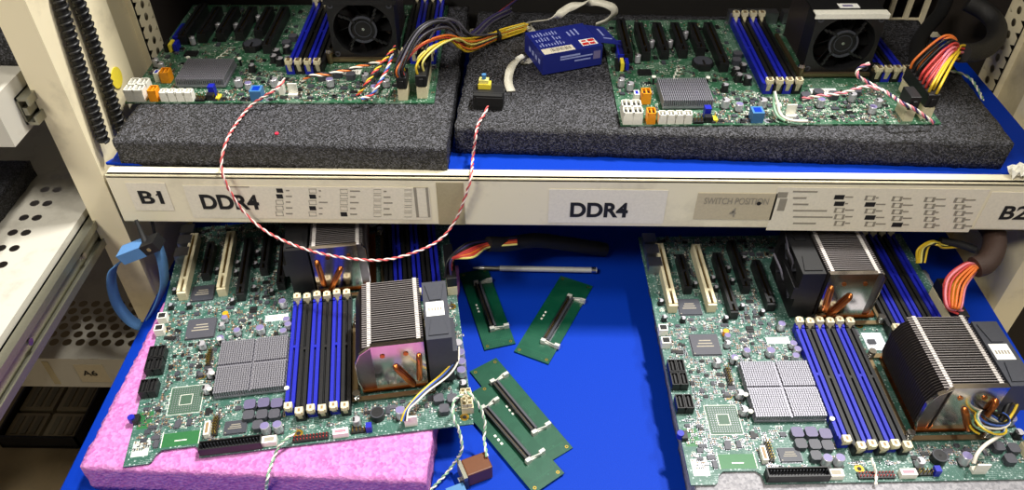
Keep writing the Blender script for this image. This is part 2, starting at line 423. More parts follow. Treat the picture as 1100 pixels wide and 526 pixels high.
for ci, (cu, fills) in enumerate(((901, (0, 1)), (934, (1, 3)), (963, (4,)), (998, ()), (1030, ()))):
    for k in range(5):
        vv = 209+k*7+ci*.8
        if k in fills: lip_bars(g, [(cu-4, vv, cu+5, vv+4.8)], INK)
        else: lip_box(g, cu-4, vv, cu+5, vv+5, INK_G, .6)
        lip_bars(g, [(cu+7, vv+1.5, cu+9+random.random()*9, vv+3)], INK_G)
lip_bars(g, [(836, 206, 845, 212), (838, 213, 842, 226)], INK_G)
o, _ = lip_label(836, 201, 1040, 249, PAPER, mb=g)
o, _ = lip_label(1066, 206, 1120, 246, PAPER); lip_text('B2', 1090, 228, 28, 14, INK, o, .0005)

low = thing('shelf_tray', 'lower cream shelf pulled forward under the wide blue mat', 'shelf', (0, 0, -.05))
b = MB(1); b.box(-.389, .497, .20, 1.05, -.03, -.0045, CREAM_L); b.build('deck', low, (0, 0, .05))
b = MB(1); b.box(-.389, .497, .18, .1995, -.055, -.003, CREAM_L); b.build('front_lip', low, (0, 0, .05))
top = thing('shelf_tray', 'beige shelf overhead that shades the rear of the upper bench', 'shelf', (0, 0, .53))
b = MB(1); b.box(-.385, .50, .74, 1.10, .56, .575, CREAM_D); b.build('deck', top, (0, 0, -.53))
b = MB(1); b.box(-.385, .50, .730, .737, .532, .58, CREAM_D); b.build('front_lip', top, (0, 0, -.53))

def mat_sheet(name, x0, x1, y0, y1, z0, z1, label, curl=0):
    """rubber mat: bevelled slab with softly wavy edges"""
    mb = MB(1); nx, ny = 60, 40; vs = []
    def wav(i, j):
        x = x0+(x1-x0)*i/nx; y = y0+(y1-y0)*j/ny
        w = .0006*sin(x*21+y*9)
        if j == 0: y += .0012*sin(x*17)+.0008*sin(x*41)
        dz = 0
        if curl and j < 2: dz = curl*max(0, 1-(x-x0)/.10)*(2-j)/2
        return x, y, dz
    for lay in (0, 1):
        for j in range(ny+1):
            for i in range(nx+1):
                x, y, dz = wav(i, j); vs.append((x, y, (z1 if lay else z0)+dz))
    N = (nx+1)*(ny+1); f = []
    for j in range(ny):
        for i in range(nx):
            a = j*(nx+1)+i; f.append((N+a, N+a+1, N+a+nx+2, N+a+nx+1)); f.append((a+nx+1, a+nx+2, a+1, a))
    for i in range(nx): f.append((i, i+1, N+i+1, N+i)); a = ny*(nx+1)+i; f.append((a+1, a, N+a, N+a+1))
    for j in range(ny): a = j*(nx+1); f.append((a+nx+1, a, N+a, N+a+nx+1)); a += nx; f.append((a, a+nx+1, N+a+nx+1, N+a))
    mb.add(vs, f, BLUE_MAT); o = mb.build(name, bevel=.001); return tag(o, label, 'mat')
mat_sheet('rubber_mat', -.392, .505, .5885, .862, .1662, .1696, 'blue rubber mat under the black foam slabs on the labelled shelf', .005)
mat_sheet('rubber_mat', -.396, .505, .21, 1.04, -.004, 0, 'wide blue rubber mat on the lower shelf holding green adapter cards')

# ------------------------------------------------------------------ foam slabs
def slab(name, quad, z0, z1, mat, label, nx=60, ny=40, nz=5, jit=.0009, cat='foam pad'):
    q = [Vector((p[0], p[1], 0)) for p in quad]   # front-left, front-right, back-right, back-left
    mb = MB(1); idx = {}; vs = []
    def vid(i, j, k):
        if (i, j, k) not in idx:
            a = q[0].lerp(q[1], i/nx); c = q[3].lerp(q[2], i/nx); p = a.lerp(c, j/ny); p.z = z0+(z1-z0)*k/nz
            nn = noise.noise_vector(p*160)
            ex = sum((i in (0, nx), j in (0, ny), k in (0, nz)))
            p += nn*jit*(1 if ex < 2 else 1.5)
            if k == 0: p.z = z0
            if k == nz: p.z = min(p.z, z1) if ex < 2 else z1-.0008+nn.z*.0006
            idx[i, j, k] = len(vs); vs.append(tuple(p))
        return idx[i, j, k]
    f = []
    for i in range(nx):
        for j in range(ny):
            f.append((vid(i, j, nz), vid(i+1, j, nz), vid(i+1, j+1, nz), vid(i, j+1, nz)))
            f.append((vid(i, j+1, 0), vid(i+1, j+1, 0), vid(i+1, j, 0), vid(i, j, 0)))
    for i in range(nx):
        for k in range(nz):
            f.append((vid(i, 0, k), vid(i+1, 0, k), vid(i+1, 0, k+1), vid(i, 0, k+1)))
            f.append((vid(i+1, ny, k), vid(i, ny, k), vid(i, ny, k+1), vid(i+1, ny, k+1)))
    for j in range(ny):
        for k in range(nz):
            f.append((vid(0, j+1, k), vid(0, j, k), vid(0, j, k+1), vid(0, j+1, k+1)))
            f.append((vid(nx, j, k), vid(nx, j+1, k), vid(nx, j+1, k+1), vid(nx, j, k+1)))
    mb.add(vs, f, mat, True); o = mb.build(name); return tag(o, label, cat)
ZF = .2000
def xy(u, v, z): p = P(u, v, z=z); return (p.x, p.y)
fl, fr = xy(120, 150, ZF), xy(479, 158, ZF)
pad1 = slab('foam_slab', [fl, fr, (fr[0]+.004, .872), (fl[0]+.004, .872)], .1702, ZF, FOAM_BLACK, 'black foam slab with a small red dot on its front edge', 70, 80)
fl, fr = xy(488, 136, ZF), xy(1090, 153, ZF)
pad2 = slab('foam_slab', [fl, fr, xy(986, 21, ZF), (fl[0]+.012, .86)], .1702, ZF, FOAM_BLACK, 'long black foam slab beneath the blue card box and switch', 120, 40)
p = P(297.5, 144, z=ZF); b = MB(1); b.cyl((p.x, p.y, ZF+.0001), .0018, .0012, plain('red_mark', (220, 40, 70), .6), 10); o = b.build('red_dot', pad1)
ZB = .036
fl, fr = xy(85, 501, ZB), xy(457, 516, ZB)
slab('foam_slab', [fl, fr, (-.066, .60), (fl[0]+.006, .60)], .0002, ZB, FOAM_PINK, 'pink packing foam slab under the board with the loose brown switch', 60, 50, jit=.0016)
slab('foam_slab', [(.146, .285), (.43, .285), (.43, .60), (.140, .60)], .0002, ZB, FOAM_GREY, 'pale grey foam slab under the dual socket board without pink foam', 60, 50, jit=.0012)

# ------------------------------------------------------------------ motherboard parts
def slot_mem(parent, x, y0, y1, z, blue, latch_h=15, tilt=0.0, lat=(True, True)):
    m = SLOT_BLUE if blue else BLACK; md = SLOT_BLUE_D if blue else BLACK_D
    mb = MB(); w = 4.2
    mb.box(x-w, x+w, y0+5, y1-5, z, z+4.5, m)
    mb.box(x-w, x-1.0, y0+5, y1-5, z+4.5, z+8.5, m); mb.box(x+1.0, x+w, y0+5, y1-5, z+4.5, z+8.5, m)
    mb.box(x-1.0, x+1.0, y0+5, y1-5, z+4.5, z+5.2, md)
    mb.box(x-1.0, x+1.0, (y0*.45+y1*.55)-2, (y0*.45+y1*.55)+1, z+4.5, z+8.2, m)
    for a in range(int((y1-y0-20)/2.4)):
        yy = y0+10+a*2.4; mb.box(x-w-.12, x-w, yy, yy+.7, z+1, z+7, md)
    for yy in (y0, y1-6):
        mb.box(x-w, x-2.0, yy, yy+6, z, z+10, m); mb.box(x+2.0, x+w, yy, yy+6, z, z+10, m); mb.box(x-2.0, x+2.0, yy, yy+6, z, z+3, m)
    o = mb.build('memory_slot', parent, label='blue memory slot' if blue else 'black memory slot')
    for i, yy in enumerate((y0, y1)):
        if not lat[i]: continue
        s = -1 if i == 0 else 1
        l = MB(); t = tilt*s
        poly = [(yy-s*4.5, z+3.2), (yy-s*.5, z+3.2), (yy+s*1.6+t, z+latch_h-4), (yy+s*1.8+t, z+latch_h), (yy-s*5+t, z+latch_h), (yy-s*5+t, z+latch_h-3)]
        if s > 0: poly = poly[::-1]
        l.prism([(a, b) for a, b in poly], x-1.8, x+1.8, CREAM_P, axis='x')
        l.box(x-3.3, x+3.3, yy-s*2.2+t-3.0, yy-s*2.2+t+3.0, z+latch_h-4.5, z+latch_h, CREAM_P)
        l.box(x-1.0, x+1.0, yy-s*2.2+t-1.7, yy-s*2.2+t+1.7, z+latch_h, z+latch_h+.05, TAN)
        l.build('slot_latch', o, label='cream latch')
    return o
def slot_pci(parent, x, y0, y1, z, mat, w=4.0, h=11, key=.72, label=None, name='expansion_slot'):
    mb = MB(); yk = y0+(y1-y0)*(1-key)
    mb.box(x-w, x+w, y0, y1, z, z+4, mat)
    mb.box(x-w, x-1.3, y0+2.5, y1-2, z+4, z+h, mat); mb.box(x+1.3, x+w, y0+2.5, y1-2, z+4, z+h, mat)
    mb.box(x-w, x+w, y0, y0+2.5, z+4, z+h-1.5, mat); mb.box(x-w, x+w, y1-2, y1, z+4, z+h, mat)
    mb.box(x-1.3, x+1.3, yk-1.6, yk+1.6, z+4, z+h-.5, mat)
    mb.box(x-1.25, x+1.25, y0+2.5, y1-2, z+4.0, z+4.3, BLACK_D)
    k = int((y1-y0-8)/2.0)
    for a in range(k):
        yy = y0+4+a*2.0; mb.box(x-1.3, x-1.05, yy, yy+.8, z+4.3, z+h-1.5, GOLD); mb.box(x+1.05, x+1.3, yy, yy+.8, z+4.3, z+h-1.5, GOLD)
    return mb.build(name, parent, label=label)
def chip(parent, x0, x1, y0, y1, z, mat=GREY, leads=True, h=1.8, mark=True, name='chip'):
    mb = MB(); e = .9 if leads else 0
    mb.box(x0+e, x1-e, y0+e, y1-e, z, z+h, mat)
    if leads:
        for sx in range(int((x1-x0-2*e-1)/1.1)):
            xx = x0+e+.6+sx*1.1
            mb.box(xx, xx+.5, y0, y0+e+.1, z, z+.5, ALU); mb.box(xx, xx+.5, y1-e-.1, y1, z, z+.5, ALU)
        for sy in range(int((y1-y0-2*e-1)/1.1)):
            yy = y0+e+.6+sy*1.1
            mb.box(x0, x0+e+.1, yy, yy+.5, z, z+.5, ALU); mb.box(x1-e-.1, x1, yy, yy+.5, z, z+.5, ALU)
    if mark:
        cx, cy = (x0+x1)/2, (y0+y1)/2; w, d = (x1-x0)*.3, (y1-y0)
        for k in range(3): mb.box(cx-w*(1-.2*k), cx+w*(.9-.1*k), cy-d*.12+k*d*.13, cy-d*.07+k*d*.13, z+h, z+h+.02, INK_G)
        mb.cyl((x0+e+1.4, y0+e+1.4, z+h), .6, .02, INK_G, 8)
    return mb.build(name, parent)
def can(parent, x, y, z, r, h, kind='silver'):
    mb = MB(); body = {'silver': SILVER_CAP, 'violet': SILVER_CAP, 'black': BLACK}[kind]
    mb.cyl((x, y, z+1), r, h-1.4, body, 18); mb.cyl((x, y, z+h-.4), r, .4, body, 18, r2=r*.9, top=PURPLE if kind == 'violet' else SILVER_CAP)
    mb.box(x-r*1.05, x+r*1.05, y-r*1.05, y+r*1.05, z, z+1, BLACK)
    mb.box(x-r*.85, x-r*.3, y-r*.6, y+r*.6, z+h, z+h+.02, BLACK if kind != 'violet' else PURPLE)
    return mb.build('capacitor', parent)
def inductor(parent, x, y, z, s=9, h=6, top=GREY):
    mb = MB(); c = 1.6; a = s/2
    poly = [(x-a+c, y-a), (x+a-c, y-a), (x+a, y-a+c), (x+a, y+a-c), (x+a-c, y+a), (x-a+c, y+a), (x-a, y+a-c), (x-a, y-a+c)]
    mb.prism(poly, z, z+h, DGREY, top=top); mb.box(x-a-.5, x-a, y-1.5, y+1.5, z, z+2, ALU); mb.box(x+a, x+a+.5, y-1.5, y+1.5, z, z+2, ALU)
    return mb.build('inductor', parent)
def header(parent, x0, x1, y0, y1, z, mat, h=8, rows=2, pitch=2.2, shroud=True, pin=GOLD, name='pin_header', label=None):
    mb = MB()
    if shroud:
        mb.box(x0, x1, y0, y1, z, z+2, mat)
        for a in ((x0, x1, y0, y0+1), (x0, x1, y1-1, y1), (x0, x0+1, y0, y1), (x1-1, x1, y0, y1)): mb.box(*a, z+2, z+h, mat)
    else: mb.box(x0, x1, y0, y1, z, z+2.4, mat)
    nx = max(1, int((x1-x0-2)/pitch)); ny = rows if (x1-x0) > (y1-y0) or rows == 1 else max(1, int((y1-y0-2)/pitch))
    if (y1-y0) > (x1-x0): nx = rows; ny = max(1, int((y1-y0-2)/pitch))
    for i in range(nx):
        for j in range(ny):
            px = x0+(x1-x0)*(i+.5)/nx; py = y0+(y1-y0)*(j+.5)/ny
            mb.box(px-.3, px+.3, py-.3, py+.3, z+2, z+h-(1.5 if shroud else -.5), pin)
    return mb.build(name, parent, label=label)
def sata(parent, x0, x1, y0, y1, z, mat, h=9, n=1, name='sata_port', label=None, along='x'):
    """boxy port with L-shaped mouth on top"""
    mb = MB(); mb.box(x0, x1, y0, y1, z, z+h-3, mat); t = .9
    for a in ((x0, x1, y0, y0+t), (x0, x1, y1-t, y1), (x0, x0+t, y0, y1), (x1-t, x1, y0, y1)): mb.box(*a, z+h-3, z+h, mat)
    cx, cy = (x0+x1)/2, (y0+y1)/2
    if (x1-x0) > (y1-y0): mb.box(x0+2, x1-2, cy-.6, cy+.6, z+h-3, z+h-.4, mat)
    else: mb.box(cx-.6, cx+.6, y0+2, y1-2, z+h-3, z+h-.4, mat)
    mb.box(x0+t, x1-t, y0+t, y1-t, z+h-3, z+h-2.95, BLACK_D)
    return mb.build(name, parent, label=label)
def smd(parent, W, D, z, occ, n, seed, yfront=0, chips=60, dens_front=1.0):
    rnd = random.Random(seed); mb = MB()
    def free(x, y, m=1.2): return not any(a-m < x < b+m and c-m < y < d+m for a, b, c, d in occ)
    BODY = [BLACK, TAN, TAN, GREY, DGREY, WHITE_P]
    k = 0; tries = 0
    while k < n and tries < n*12:
        tries += 1; x = rnd.uniform(3, W-3); y = yfront+2+(D-yfront-4)*(rnd.random()**dens_front)
        if not free(x, y): continue
        cnt = rnd.choice((1, 1, 2, 3, 4)); hor = rnd.random() < .5
        for q in range(cnt):
            xx, yy = (x, y+q*1.9) if hor else (x+q*1.9, y)
            if not free(xx, yy): break
            l, w = (1.3, .75) if hor else (.75, 1.3); b = rnd.choice(BODY); hh = rnd.choice((.5, .7, .9))
            mb.box(xx-l*.6, xx+l*.6, yy-w*.6, yy+w*.6, z, z+hh, b, skip='b')
            if hor: mb.box(xx-l, xx-l*.5, yy-w*.62, yy+w*.62, z, z+hh+.03, ALU, skip='b'); mb.box(xx+l*.5, xx+l, yy-w*.62, yy+w*.62, z, z+hh+.03, ALU, skip='b')
            else: mb.box(xx-l*.62, xx+l*.62, yy-w, yy-w*.5, z, z+hh+.03, ALU, skip='b'); mb.box(xx-l*.62, xx+l*.62, yy+w*.5, yy+w, z, z+hh+.03, ALU, skip='b')
            k += 1
    for q in range(chips):
        for _ in range(20):
            x = rnd.uniform(5, W-5); y = rnd.uniform(yfront+4, D-4)
            if free(x, y, 3):
                l = rnd.choice((3, 4, 5, 7)); w = rnd.choice((3, 4)); 
                if rnd.random() < .5: l, w = w, l
                mb.box(x-l/2, x+l/2, y-w/2, y+w/2, z, z+1.5, rnd.choice((BLACK, GREY, DGREY, BLACK)), skip='b')
                for a in range(int(l/1.2)):
                    xx = x-l/2+.4+a*1.2; mb.box(xx, xx+.5, y-w/2-.9, y-w/2, z, z+.5, ALU); mb.box(xx, xx+.5, y+w/2, y+w/2+.9, z, z+.5, ALU)
                break
    # printed outlines and reference marks
    for q in range(int(n*.6)):
        x = rnd.uniform(4, W-4); y = rnd.uniform(yfront+3, D-4)
        if not free(x, y): continue
        l, w = rnd.choice(((3.2, 1.8), (1.8, 3.2), (4.5, 3), (6, 4), (2, .5), (3, .5), (.5, 2.5))); zz = z+.02; t = .28
        if w < 1 or l < 1: mb.box(x, x+l, y, y+w, z, zz, WHITE_P, skip='b'); continue
        for a in ((x, x+l, y, y+t), (x, x+l, y+w-t, y+w), (x, x+t, y, y+w), (x+l-t, x+l, y, y+w)): mb.box(*a, z, zz, WHITE_P, skip='bfklr')
    return mb.build('surface_components', parent, kind='stuff')

def cooler_side(parent, x0, y0, z, mirror):
    """passive fin stack with a blower on its right (or, mirrored, left) side; x0,y0 = fin stack front-left"""
    s = -1 if mirror else 1
    def X(a): return x0+s*a
    def bx(mb, a0, a1, *r): mb.box(min(X(a0), X(a1)), max(X(a0), X(a1)), *r)
    mb = MB(); H = 64
    prof = [(3, 9), (0, 20), (0, 44), (5, 56), (14, H-1), (60, H-1), (60, 9)] if not mirror else [(8, 9), (7, 20), (7, H-5), (8, H-1), (60, H-1), (60, 9)]
    pm = [(X(a), z+b) for a, b in prof]
    if mirror: pm = pm[::-1]
    y = y0+1.6
    while y < y0+78: mb.prism(pm, y, y+.4, FINM, axis='y'); bx(mb, 8 if not mirror else 9, 60, y, y+1.1, z+H-1.5, z+H-1, EDGEM); y += 2.6
    # interlocked fin tabs: two bright bands across the top
    for a in (14, 56):
        yy = y0+1.6
        while yy < y0+77: bx(mb, a-1.6, a+1.8, yy-.1, yy+1.9, z+H-.9, z+H-.2, TABM); yy += 2.6
    bx(mb, 2, 58, y0-1, y0+79, z+5, z+9, COPPER)
    o = mb.build('cpu_cooler', parent)
    mb = MB()  # polished front plate with its folded rim
    bx(mb, 15, 60, y0-.8, y0+.4, z+9, z+H, STEEL_R); bx(mb, 15, 60, y0-.8, y0+4, z+H-.2, z+H+.5, STEEL_R)
    rim = [(3, 9), (0, 20), (0, 44), (5, 56), (15, H)] if not mirror else [(8, 9), (7, 20), (7, H-5), (10, H)]
    for k in range(len(rim)-1):
        (a, b_), (c, d) = rim[k], rim[k+1]
        mb.obox(((X(a)+X(c))/2, y0+.2, z+(b_+d)/2), (X(c)-X(a), 0, d-b_), (0, 1, 0), math.hypot(c-a, d-b_)/2+.3, .35, 1.6, STEEL_R)
    mb.build('front_plate', o, label='polished front plate')
    for a0, z0_, a1, z1_ in ((47, 10, 34, 36), (53, 17, 55, 47)):
        p = MB(); d = Vector((X(a1)-X(a0), 0, z1_-z0_))
        pts = [Vector((X(a0), y0+3, z+z0_))-d*.06, Vector((X(a0), y0-1.2, z+z0_)), Vector((X(a0), y0-2.6, z+z0_))+d*.15, Vector((X(a1), y0-2.6, z+z1_))-d*.15, Vector((X(a1), y0-1.2, z+z1_)), Vector((X(a1), y0+3, z+z1_))+d*.06]
        p.tube(smooth(pts, 6), 2.6, COPPER, 10); p.build('heat_pipe', o)
    p = MB()
    for a in (24, 44): p.cyl((X(a), y0-1.6, z+52), 2.2, 1, COPPER, 12, 'y')
    p.build('pipe_end', o)
    mb = MB()  # spring screws and base frame
    bx(mb, -6, 66, y0-8, y0-3.5, z+2.5, z+4, BRACKET); bx(mb, -6, 66, y0+82, y0+87, z+2.5, z+4, BRACKET)
    bx(mb, -8, -3, y0-8, y0+87, z+2.5, z+4, BRACKET); bx(mb, 61, 66, y0-8, y0+87, z+2.5, z+4, BRACKET)
    mb.build('mounting_bracket', o, label='dull bracket around the base')
    for a in (-3.5, 63):
        for b_ in (-5, 84):
            p = MB(); p.cyl((X(a), y0+b_, z), 2, 5, STEEL, 10); p.tube([(X(a)+3.0*cos(t*.9), y0+b_+3.0*sin(t*.9), z+4.2+t*.16) for t in range(36)], .45, STEEL, 5)
            p.cyl((X(a), y0+b_, z+10), 3.4, 1.6, STEEL, 12); p.build('spring_screw', o)
    # fan: square frame, round bore, hub and blades, moulded top
    FMAT = BLACK if mirror else DGREY
    fx = 62.5; fw = 22; y1, y2 = y0+2, y0+72; cy, cz = (y1+y2)/2, z+34; R = 30
    fm = MB()
    n = 32
    def sq(k):
        a = 2*pi*k/n; m_ = max(abs(cos(a)), abs(sin(a))); return cy+cos(a)/m_*35, cz+sin(a)/m_*29
    vs = []
    for xx in (fx, fx+fw):
        for k in range(n): q = sq(k); vs.append((X(xx), q[0], q[1]))
        for k in range(n): a = 2*pi*k/n; vs.append((X(xx), cy+28*cos(a), cz+27*sin(a)))
    f = []
    for k in range(n):
        j = (k+1) % n
        f += [(k, j, n+j, n+k), (2*n+j, 2*n+k, 3*n+k, 3*n+j), (k, 2*n+k, 2*n+j, j), (n+j, 3*n+j, 3*n+k, n+k)]
    if mirror: f = [tuple(reversed(q)) for q in f]
    fm.add(vs, f, FMAT)
    # tapered clip on the top face
    ym = (y1+y2)/2
    for ya, yb, wa, wb in ((y2-4, y2-24, 8.5, 5), (y1+4, y1+24, 8.5, 5)):
        pts = [(X(fx+fw/2-wa), ya), (X(fx+fw/2+wa), ya), (X(fx+fw/2+wb), yb), (X(fx+fw/2-wb), yb)]
        area = sum(pts[i][0]*pts[(i+1) % 4][1]-pts[(i+1) % 4][0]*pts[i][1] for i in range(4))
        if area < 0: pts = pts[::-1]
        fm.prism(pts, z+63.02, z+64.2, FMAT)
    bx(fm, fx+fw, fx+fw+4, y1, y2-30, z+30, z+45, FMAT)
    fan = fm.build('fan', o, label='black fan' if mirror else 'dark grey fan')
    r = MB(); r.cyl((X(fx+4) if not mirror else X(fx+fw-4), cy, cz), 12, 14, BLACK, 24, 'x')
    for k in range(9):
        a = 2*pi*k/9; d = Vector((0, cos(a), sin(a))); t = Vector((s*.75, -sin(a)*.66, cos(a)*.66))
        r.obox(Vector((X(fx+11), cy, cz))+d*19, d, d.cross(t), 8, 6.5, .5, BLACK)
    for k in range(4): a = pi/4+k*pi/2; r.obox((X(fx+20.5), cy+20*cos(a), cz+20*sin(a)), (0, cos(a), sin(a)), (1, 0, 0), 10, 1.2, .8, DGREY)
    # rotor sits in the bore, child of the cooler beside the frame
    r.build('fan_rotor', o)
    if mirror: return o
    l = MB(); bx(l, fx+2, fx+18, ym-8, ym+9, z+63.05, z+63.4, WHITE)
    for k in range(5): bx(l, fx+4+k*2.6, fx+5.6+k*2.6, ym-2, ym+2, z+63.4, z+63.45, INK_G)
    l.build('fan_sticker', o, label='white sticker on the fan')
    return o

def cooler_front(parent, cx, yf, z, plate):
    """tower cooler whose fan faces the front edge of the board"""
    H = 66; mb = MB(); y = yf+28
    while y < yf+78: mb.box(cx-33, cx+33, y, y+.6, z+8, z+H-3, FINM); y += 2.2
    mb.box(cx-26, cx+26, yf+28, yf+78, z+4, z+8, COPPER)
    o = mb.build('cpu_cooler', parent)
    n = 36; cz = z+H/2+2; vs = []; fm = MB()
    for yy in (yf, yf+25):
        for k in range(n):
            a = 2*pi*k/n; m_ = max(abs(cos(a)), abs(sin(a))); vs.append((cx+cos(a)/m_*34, yy, cz+sin(a)/m_*31))
        for k in range(n): a = 2*pi*k/n; vs.append((cx+30*cos(a), yy, cz+29*sin(a)))
    f = []
    for k in range(n):
        j = (k+1) % n; f += [(k, j, n+j, n+k), (2*n+j, 2*n+k, 3*n+k, 3*n+j), (j, k, 2*n+k, 2*n+j), (n+k, n+j, 3*n+j, 3*n+k)]
    fm.add(vs, f, BLACK)
    for k in range(4):
        a = pi/4+k*pi/2
        for q in range(4):
            rr = 13+q*4.2; a2 = a+q*.06
            fm.obox((cx+rr*cos(a2), yf+1.2, cz+rr*sin(a2)), (cos(a2), 0, sin(a2)), (0, 1, 0), 2.4, 1.0, 1.0, BLACK)
    fm.ring((cx, yf+.4, cz), 14.5, 12.6, 1.6, DGREY, 32, 'y')
    for sx in (-1, 1):
        for sz in (-1, 1): fm.ring((cx+sx*29.5, yf-.6, cz+sz*26.5), 3, 1.6, 1, DGREY, 14, 'y')
    fm.build('fan', o, label='black square fan')
    r = MB(); r.cyl((cx, yf+2.2, cz), 12.5, 18, BLACK_D, 28, 'y'); r.cyl((cx, yf+1.8, cz), 1.6, .4, STEEL, 10, 'y'); r.ring((cx, yf+1.9, cz), 9, 8.2, .3, DGREY, 28, 'y')
    for k in range(9):
        a = 2*pi*k/9; d = Vector((cos(a), 0, sin(a))); t = Vector((-sin(a)*.7, .7, cos(a)*.7))
        r.obox(Vector((cx, yf+13, cz))+d*20, d, d.cross(t), 8, 7, .5, FANB)
    r.build('fan_rotor', o)
    b = MB()
    b.box(cx-37, cx+37, yf-6, yf-2.5, z+2.5, z+6, BRACKET); b.box(cx-30, cx+30, yf-2.4, yf+1, z+2.5, z+4.5, BRACKET)
    b.box(cx-40, cx-36, yf-6, yf+84, z+2.5, z+5, BRACKET); b.box(cx+36, cx+40, yf-6, yf+84, z+2.5, z+5, BRACKET)
    b.build('mounting_bracket', o, label='bronze bracket below the fan')
    for sx in (-1, 1):
        p = MB(); p.cyl((cx+sx*37.5, yf-4, z), 3.2, 13, BRACKET, 14); p.cyl((cx+sx*37.5, yf-4, z+13), 4, 3, STEEL, 14, r2=3); p.build('spring_screw', o)
    p = MB(); m_ = WHITE_P if plate else BLACK
    p.box(cx-36, cx+36, yf-1, yf+9, z+H+.2, z+H+1.4, m_); p.box(cx-36, cx+36, yf-1, yf+.4, z+H-3.5, z+H+.2, m_)
    p.box(cx-35, cx+35, yf+9, yf+78, z+H-1, z+H+.6, BLACK)
    p.build('top_plate', o, label='cream top plate' if plate else 'black top plate')
    if plate:
        l = MB(); l.box(cx-8, cx+12, yf+14, yf+24, z+H+.62, z+H+.9, WHITE); l.box(cx-4, cx+6, yf+17, yf+21, z+H+.9, z+H+.95, PURPLE); l.build('sticker', o, label='white and violet sticker')
    return o

